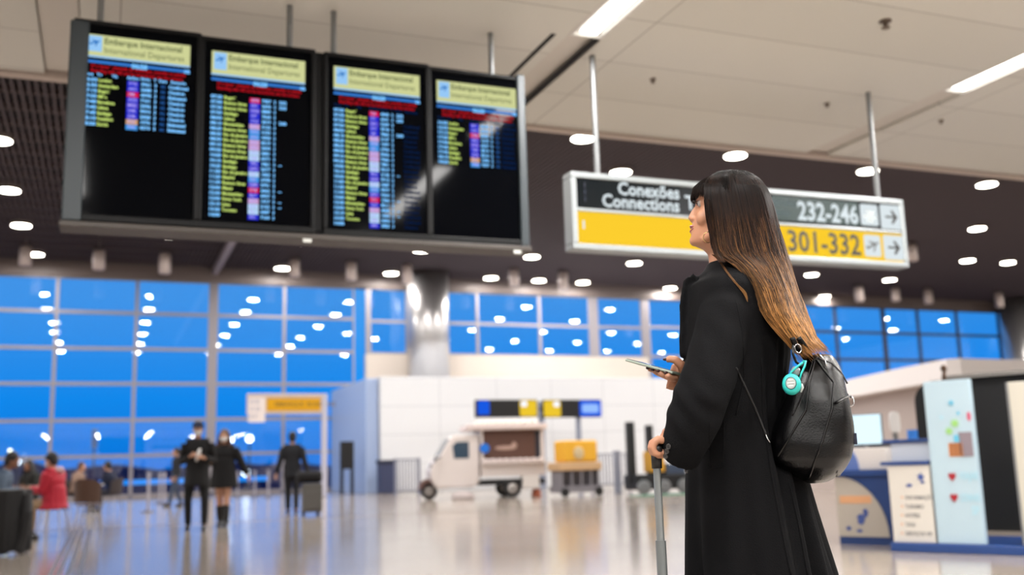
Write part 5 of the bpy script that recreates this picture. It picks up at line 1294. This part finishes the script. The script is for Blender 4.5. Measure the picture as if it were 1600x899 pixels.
# fringe over the forehead
def ring_interp(py, th, grow):
    for i in range(len(SL)-1):
        if py <= SL[i+1][0]:
            u = (py-SL[i][0])/(SL[i+1][0]-SL[i][0]); q = [SL[i][j]*(1-u)+SL[i+1][j]*u for j in range(4)]; break
    a, c = Mp(q[1], q[0]), Mp(q[2], q[0]); ctr = (a+c)/2; e = (a-c)/2; L_ = e.length; e.normalize()
    return ctr+e*(L_+grow)*math.cos(th)+lfh*(q[3]+grow)*math.sin(th)
for _ in range(1500):
    th = math.radians(R2.uniform(-85, 95)); end = R2.uniform(309, 317)+max(0, abs(math.degrees(th))-45)*.22; gq = R2.uniform(.002, .008); pts = []; cols = []; q = R2.uniform(-.5, .2); dj = R2.uniform(-.12, .12)
    crown = PY(1146+R2.uniform(-14, 14), 267.5+R2.uniform(-1, 2), D0+R2.uniform(-.02, .02))
    for i in range(16):
        u = i/15
        if u < .3: p = vlerp(crown, ring_interp(276, th, .006+gq), u/.3)+Vector((0, 0, .006*math.sin(PI*u/.3)))
        else: p = ring_interp(276+(end-276)*(u-.3)/.7, th+dj*(u-.3), .006+gq*(1+.0*u))
        pts.append(p); cols.append(hair_col(.05+.22*u, q*.5))
    st.add(pts, .0008, cols)
# strands in front of the ear and the pale wisp over the collar
for _ in range(160):
    q = R2.random(); d = R2.uniform(-1.5, 1.5); yo = R2.uniform(2.60, 2.625)
    P_ = [(1101+d+q*6, 312, yo), (1104+d+q*6, 340, yo-.004), (1110+d+q*7, 370, yo-.004), (1116+d+q*8, 395, yo-.012), (1124+d+q*9, 410, yo-.04)]
    pts = [PY(*catmull([(i/4, *p) for i, p in enumerate(P_)], j/17)) for j in range(18)]; st.add(pts, .0007, [hair_col(.2+.25*j/17, R2.uniform(-.3, .3)) for j in range(18)])
for _ in range(16):
    d = R2.uniform(-2, 2); e_ = R2.uniform(-4, 3); d0 = R2.uniform(-3, 3)
    P_ = [(1115+d0, 398), (1124+d, 408), (1136+d, 425), (1150+d, 443), (1163+d, 458+e_), (1168+d*.5, 470+e_)]
    pts = []
    for j in range(20):
        x, y = catmull([(i/5, *p) for i, p in enumerate(P_)], j/19); dd = ray(x, y).normalized(); h = tcoat.ray_cast(CAM, dd)
        Y = 2.58 if h[0] is None else min(2.6, h[0].y-.008); pts.append(PY(x, y, Y-(0 if j else 0)))
    st.add(pts, .0007, [hair_col(.5+.4*j/19, .0) for j in range(20)])
ho = st.build('hair_strands'); ho.parent = hair

# -- phone
m_ph = mat('pale green phone case', (138, 150, 138), .35); 
t = thing('smartphone', 'pale green edged smartphone held in the right hand', 'phone', PHC)
def phb(x0, x1, y0, y1, z0, z1): return lambda: None
def phbox(x0, x1, y0, y1, z0, z1, name, m, bevel):
    o = MB().box(x0, x1, y0, y1, z0, z1, lambda x, y, z: la*x+wa*y+na*z).build(name, m, t, bevel=bevel); return o
hl = (phR-phL).length/2
phbox(-hl, hl, -.036, .036, -.0035, .0035, 'phone_body', m_ph, .003); phbox(-hl+.004, hl-.004, -.033, .033, .0036, .0044, 'phone_screen', mat('phone glass', (14, 16, 20), .08), .0)
phbox(-hl+.012, -hl+.034, .008, .028, -.0052, -.0036, 'camera_bump', m_ph, .0008)

# -- telescopic handle and case
S0 = PY(1030, 800, 2.5); gz = G.z
t = thing('rolling_suitcase', 'rolling suitcase with a tall silver pull pole, held in the left hand', 'suitcase', (S0.x, S0.y, 0), 0)
MB().cyl(0, 0, .56, .745, .0125, seg=20).build('pole_stage', mat('lower pole steel', (132, 138, 140), .35, .7), t, smooth=False)
pz = PY(1031, 845, 2.5).z
MB().cyl(0, 0, pz, gz-.035, .0095, seg=20).build('pull_pole', mat('silver pole', (150, 156, 158), .3, .75), t)
for o_ in [x for x in bpy.data.objects if x.parent == t and x.name.startswith('pole_stage')]: o_.data.transform(Matrix.Scale((pz-.5)/(.745-.5), 4, (0, 0, 1)) if 0 else Matrix.Identity(4))
st_ = [x for x in bpy.data.objects if x.parent == t and x.name.startswith('pole_stage')][0]
for v in st_.data.vertices: v.co.z = pz if v.co.z > .6 else .5
b = MB(); b.cyl(0, 0, gz-.045, gz-.002, .0125, .0135, seg=20); b.tube([(0, -.042, gz), (0, -.038, gz), (0, .05, gz), (0, .055, gz)], [.007, .0105, .0105, .007], 14)
b.build('grip', mat('black rubber grip', (14, 14, 15), .45), t, smooth=True)
MB().ball((-.004, -.012, gz-.006), (.006, .005, .004), 10, 8).build('release_button', mat('chrome', (210, 210, 212), .12, 1), t, smooth=True)
MB().box(-.13, .13, -.19, .19, .06, .555).build('case_body', mat('black suitcase shell', (22, 23, 26), .45), t, bevel=.03)
b = MB()
MB().box(-.035, .035, -.05, .05, .553, .568).build('pole_collar', m_black, t, bevel=.004)
for x in (-.1, .1):
    for y in (-.15, .15): MB().loft([[Vector((x+r_*math.cos(2*PI*i/16), y+h_, .032+r_*math.sin(2*PI*i/16))) for i in range(16)] for r_, h_ in ((.02, -.012), (.032, -.01), (.032, .01), (.02, .012))]).box(x-.01, x+.01, y-.018, y+.018, .04, .07).build('wheel', m_bk, t)

# -- backpack
m_lea = mat('black leather', (5, 5, 6), .27, spec=.34); bump(m_lea, 260, .25, 4, .003)
YB = 2.60
BC = PY(1272, 655, YB)
bag = thing('backpack', 'black leather backpack hanging on the back of the long black coat', 'backpack', BC)
def bbuild(b, name, m, parent=None, **k):
    o = b.build(name, m, None, origin=BC, **k); o.location = (0, 0, 0); o.parent = parent or bag; return o
BL = [(555, 1266, 1298, .03), (559, 1256, 1306, .055), (568, 1246, 1314, .08), (582, 1236, 1322, .1), (604, 1226, 1329, .115), (630, 1215, 1335, .124), (660, 1204, 1338, .13), (695, 1197, 1339, .132), (718, 1197, 1335, .128), (731, 1210, 1328, .118), (742, 1230, 1319, .098), (750, 1248, 1306, .075), (755, 1260, 1294, .045)]
def bag_ring(py, xl, xr, w, n_=40, ex=.64):
    c = PY((xl+xr)/2, py, YB); hx = (xr-xl)/2*YB/F_PX*1.0
    ks = max(abs(.94*math.copysign(abs(math.cos(q))**ex, math.cos(q))*1.0) for q in [0])
    lo, hi = .005, .2
    for _ in range(18):
        a = (lo+hi)/2; ext = max(a*.94*abs(math.cos(q))**ex+w*.34*abs(math.sin(q))**ex for q in [i*PI/40 for i in range(21)])
        if ext > hx: hi = a
        else: lo = a
    return [c-fwb*a*math.copysign(abs(math.cos(q))**ex, math.cos(q))+lfb*w*math.copysign(abs(math.sin(q))**ex, math.sin(q)) for q in [2*PI*i/n_ for i in range(n_)]]
b = MB(); b.loft([bag_ring(*q) for q in BL])
bb_ = fused(b, 'bag_body', m_lea, .005, None, 5, origin=BC, fn=lambda a, nn: a+nn*(.0018*np.sin(a[:, 2]*38+a[:, 0]*30)*np.exp(-((a[:, 2]+.02)/.09)**2)+.0008*np.sin(a[:, 0]*70-a[:, 2]*25))[:, None])
bb_.location = (0, 0, 0); bb_.parent = bag
tbag = bvh(bb_)
b = MB(); b.loft([bag_ring(*q) for q in ((638, 1314, 1328, .06), (645, 1302, 1335, .095), (665, 1294, 1341, .118), (700, 1288, 1342, .126), (725, 1288, 1338, .122), (739, 1292, 1328, .1), (745, 1302, 1316, .06))])
pk = fused(b, 'front_pocket', m_lea, .0045, None, 4, origin=BC); pk.location = (0, 0, 0); pk.parent = bag; tpk = bvh(pk)
def bseam(tree, pts, r, m, name, parent=None, lift=0.0):
    q = onto(tree, pts, lift, 8); return bbuild(MB().tube(q, r, 6), name, m, parent, smooth=True) if len(q) > 2 else None
bseam(tbag, [(1214, 716), (1236, 680), (1259, 642), (1264, 600), (1273, 563)], .0032, m_lea, 'piping', bb_)
bseam(tbag, [(1276, 563), (1285, 575), (1303, 598), (1300, 640), (1285, 690), (1264, 746)], .0032, m_lea, 'piping', bb_)
bseam(tbag, [(1278, 560), (1300, 568), (1316, 585), (1324, 600)], .0022, mat('zip teeth', (30, 30, 32), .5), 'zip', bb_)
bseam(tbag, [(1271, 560), (1262, 590), (1250, 625), (1238, 650)], .0026, m_lea, 'piping', bb_)
bseam(tpk, [(1314, 648), (1318, 680), (1312, 720), (1306, 740)], .0018, m_lea, 'piping', pk)
bseam(tpk, [(1308, 648), (1302, 690), (1292, 735)], .0016, m_lea, 'piping', pk)
m_chr = mat('chrome', (210, 210, 212), .12, 1)
# side flap with buckle
q = onto(tbag, [(1306, 630), (1316, 624), (1327, 619)], .004, 6)
if len(q) > 3: bbuild(MB().tube(q, [(.009, .003)]*len(q), 10), 'buckle_strap', m_lea, smooth=True)
def loop(c, u_, v_, ru, rv, r, name, m, par, n_=20):
    bbuild(MB().loft([[c+u_*ru*math.cos(a)+v_*rv*math.sin(a)+((u_*math.cos(a)+v_*math.sin(a))*math.cos(w_)+u_.cross(v_)*math.sin(w_))*r for w_ in [2*PI*j/8 for j in range(8)]] for a in [2*PI*i/n_ for i in range(n_)]], closed=True), name, m, par, smooth=True)
ux = Vector((1, 0, .35)).normalized(); vz = Vector((-.3, .2, 1)).normalized()
loop(PY(1327, 627, YB-.035), ux, vz, .011, .014, .0016, 'buckle', m_chr, bag)
bbuild(MB().tube([PY(1322, 634, YB-.06), PY(1325, 641, YB-.065), PY(1329, 647, YB-.065)], [.0022, .0026, .0016], 8), 'zip_puller', m_chr, smooth=True)
bbuild(MB().box(-.004, .004, -.004, .004, -.014, .014, lambda x, y, z: PY(1336, 686, YB-.03)+Vector((x, y, z))), 'metal_badge', mat('dark badge', (60, 64, 80), .25, .6), bevel=.001)
bbuild(MB().tube([PY(1277, 553, 2.52), PY(1283, 557, 2.51), PY(1288, 563, 2.505)], [.0022, .003, .002], 8), 'zip_puller', m_chr, smooth=True)
bbuild(MB().tube([PY(1289, 565, 2.505), PY(1291, 572, 2.5)], [(.005, .002), (.003, .002)], 8), 'zip_puller', m_chr, smooth=True)
# straps at the top: webbing loops, ring, and the lower strap across the coat
bbuild(MB().tube([PY(1262, 566, 2.55), PY(1252, 552, 2.50), PY(1243, 541, 2.47), PY(1238, 528, 2.46)], [(.007, .0025)]*4, 10), 'shoulder_strap', m_lea, smooth=True)
bbuild(MB().tube([PY(1268, 562, 2.54), PY(1260, 546, 2.50), PY(1252, 535, 2.48), PY(1247, 528, 2.48)], [(.008, .0025)]*4, 10), 'shoulder_strap', m_lea, smooth=True)
bbuild(MB().tube([PY(1239, 540, 2.455), PY(1239, 553, 2.45), PY(1244, 566, 2.45), PY(1252, 572, 2.455), PY(1256, 566, 2.46)], [.0035]*5, 8), 'grab_loop', m_lea, smooth=True)
loop(PY(1247, 545, 2.45), Vector((1, 0, .2)).normalized(), Vector((-.2, 0, 1)), .0075, .0105, .0013, 'metal_ring', m_chr, bag)
q = onto(tcoat, [(1150, 575), (1165, 606), (1180, 638), (1197, 680)], .002, 8)
bbuild(MB().tube(q, [(.0028, .0014)]*len(q), 8), 'lower_strap', mat('worn webbing', (24, 24, 25), .6), smooth=True)
q = onto(tcoat, [(1196, 679), (1199, 686), (1203, 692)], .004, 4)
bbuild(MB().tube(q, [(.003, .002)]*len(q), 8), 'strap_end', m_chr, smooth=True)

# -- turquoise hand gel holder
m_tq = mat('turquoise silicone', (38, 182, 176), .45)
YH = 2.425
HC = PY(1237, 601, YH)
t = thing('gel_holder', 'turquoise silicone hand gel holder dangling from the black backpack', 'bottle holder', HC)
def hb(b, name, m, **k): o = b.build(name, m, None, origin=HC, **k); o.location = (0, 0, 0); o.parent = t; return o
ay = Vector((-.35, -.93, .12)).normalized(); au = Vector((0, 0, 1))-ay*.12; au.normalize(); ax_ = au.cross(ay).normalized()
def disc(r, h, n_=32, c=HC): return [c+ay*h*.9+(ax_*math.cos(q)*r*.8+au*math.sin(q)*r*.93) for q in [2*PI*i/n_ for i in range(n_)]]
hb(MB().loft([disc(.006, -.022), disc(.016, -.02), disc(.0245, -.012), disc(.0275, .0), disc(.0262, .009), disc(.022, .015), disc(.018, .017), disc(.002, .0172)]), 'holder_body', m_tq, smooth=True)
lab = hb(MB().loft([disc(.0145, .0165), disc(.014, .0185), disc(.002, .0187)]), 'oval_label', mat('grey label', (160, 168, 166), .4), smooth=False)
hb(MB().loft([disc(.0160, .0155), disc(.0158, .0188), disc(.0146, .0190), disc(.0143, .0155)]), 'label_rim', mat('dark teal rim', (30, 60, 66), .4), smooth=True)
for j in range(3): hb(MB().tube([HC+ay*.0173+ax_*x*.8+au*(.007-.007*j) for x in (-.010+.003*abs(j-1), .010-.003*abs(j-1))], .0011, 6), 'label_lettering', mat('pale letters', (215, 220, 218), .5))
hb(MB().tube([PY(1240, 588, YH+.012), PY(1243, 580, YH+.012), PY(1245, 575, YH+.012)], [.0105, .011, .009], 16), 'bottle_neck', mat('clear grey bottle', (120, 128, 130), .15, spec=.8), smooth=True)
hb(MB().tube([PY(1234, 588, YH+.004), PY(1236, 582, YH), PY(1246, 573, YH), PY(1254, 567, YH+.01)], [(.003, .0022)]*4, 8), 'hanging_band', m_tq, smooth=True)
hb(MB().tube([PY(1249, 594, YH+.004), PY(1252, 584, YH), PY(1257, 573, YH), PY(1259, 565, YH+.01), PY(1255, 565, YH+.014)], [(.003, .0022)]*5, 8), 'hanging_band', m_tq, smooth=True)
hb(MB().tube([PY(1252, 600, YH+.01), PY(1254, 606, YH+.012), PY(1251, 613, YH+.012)], [.003, .0034, .0025], 8), 'clear_tab', mat('clear tab', (190, 196, 196), .2), smooth=True)
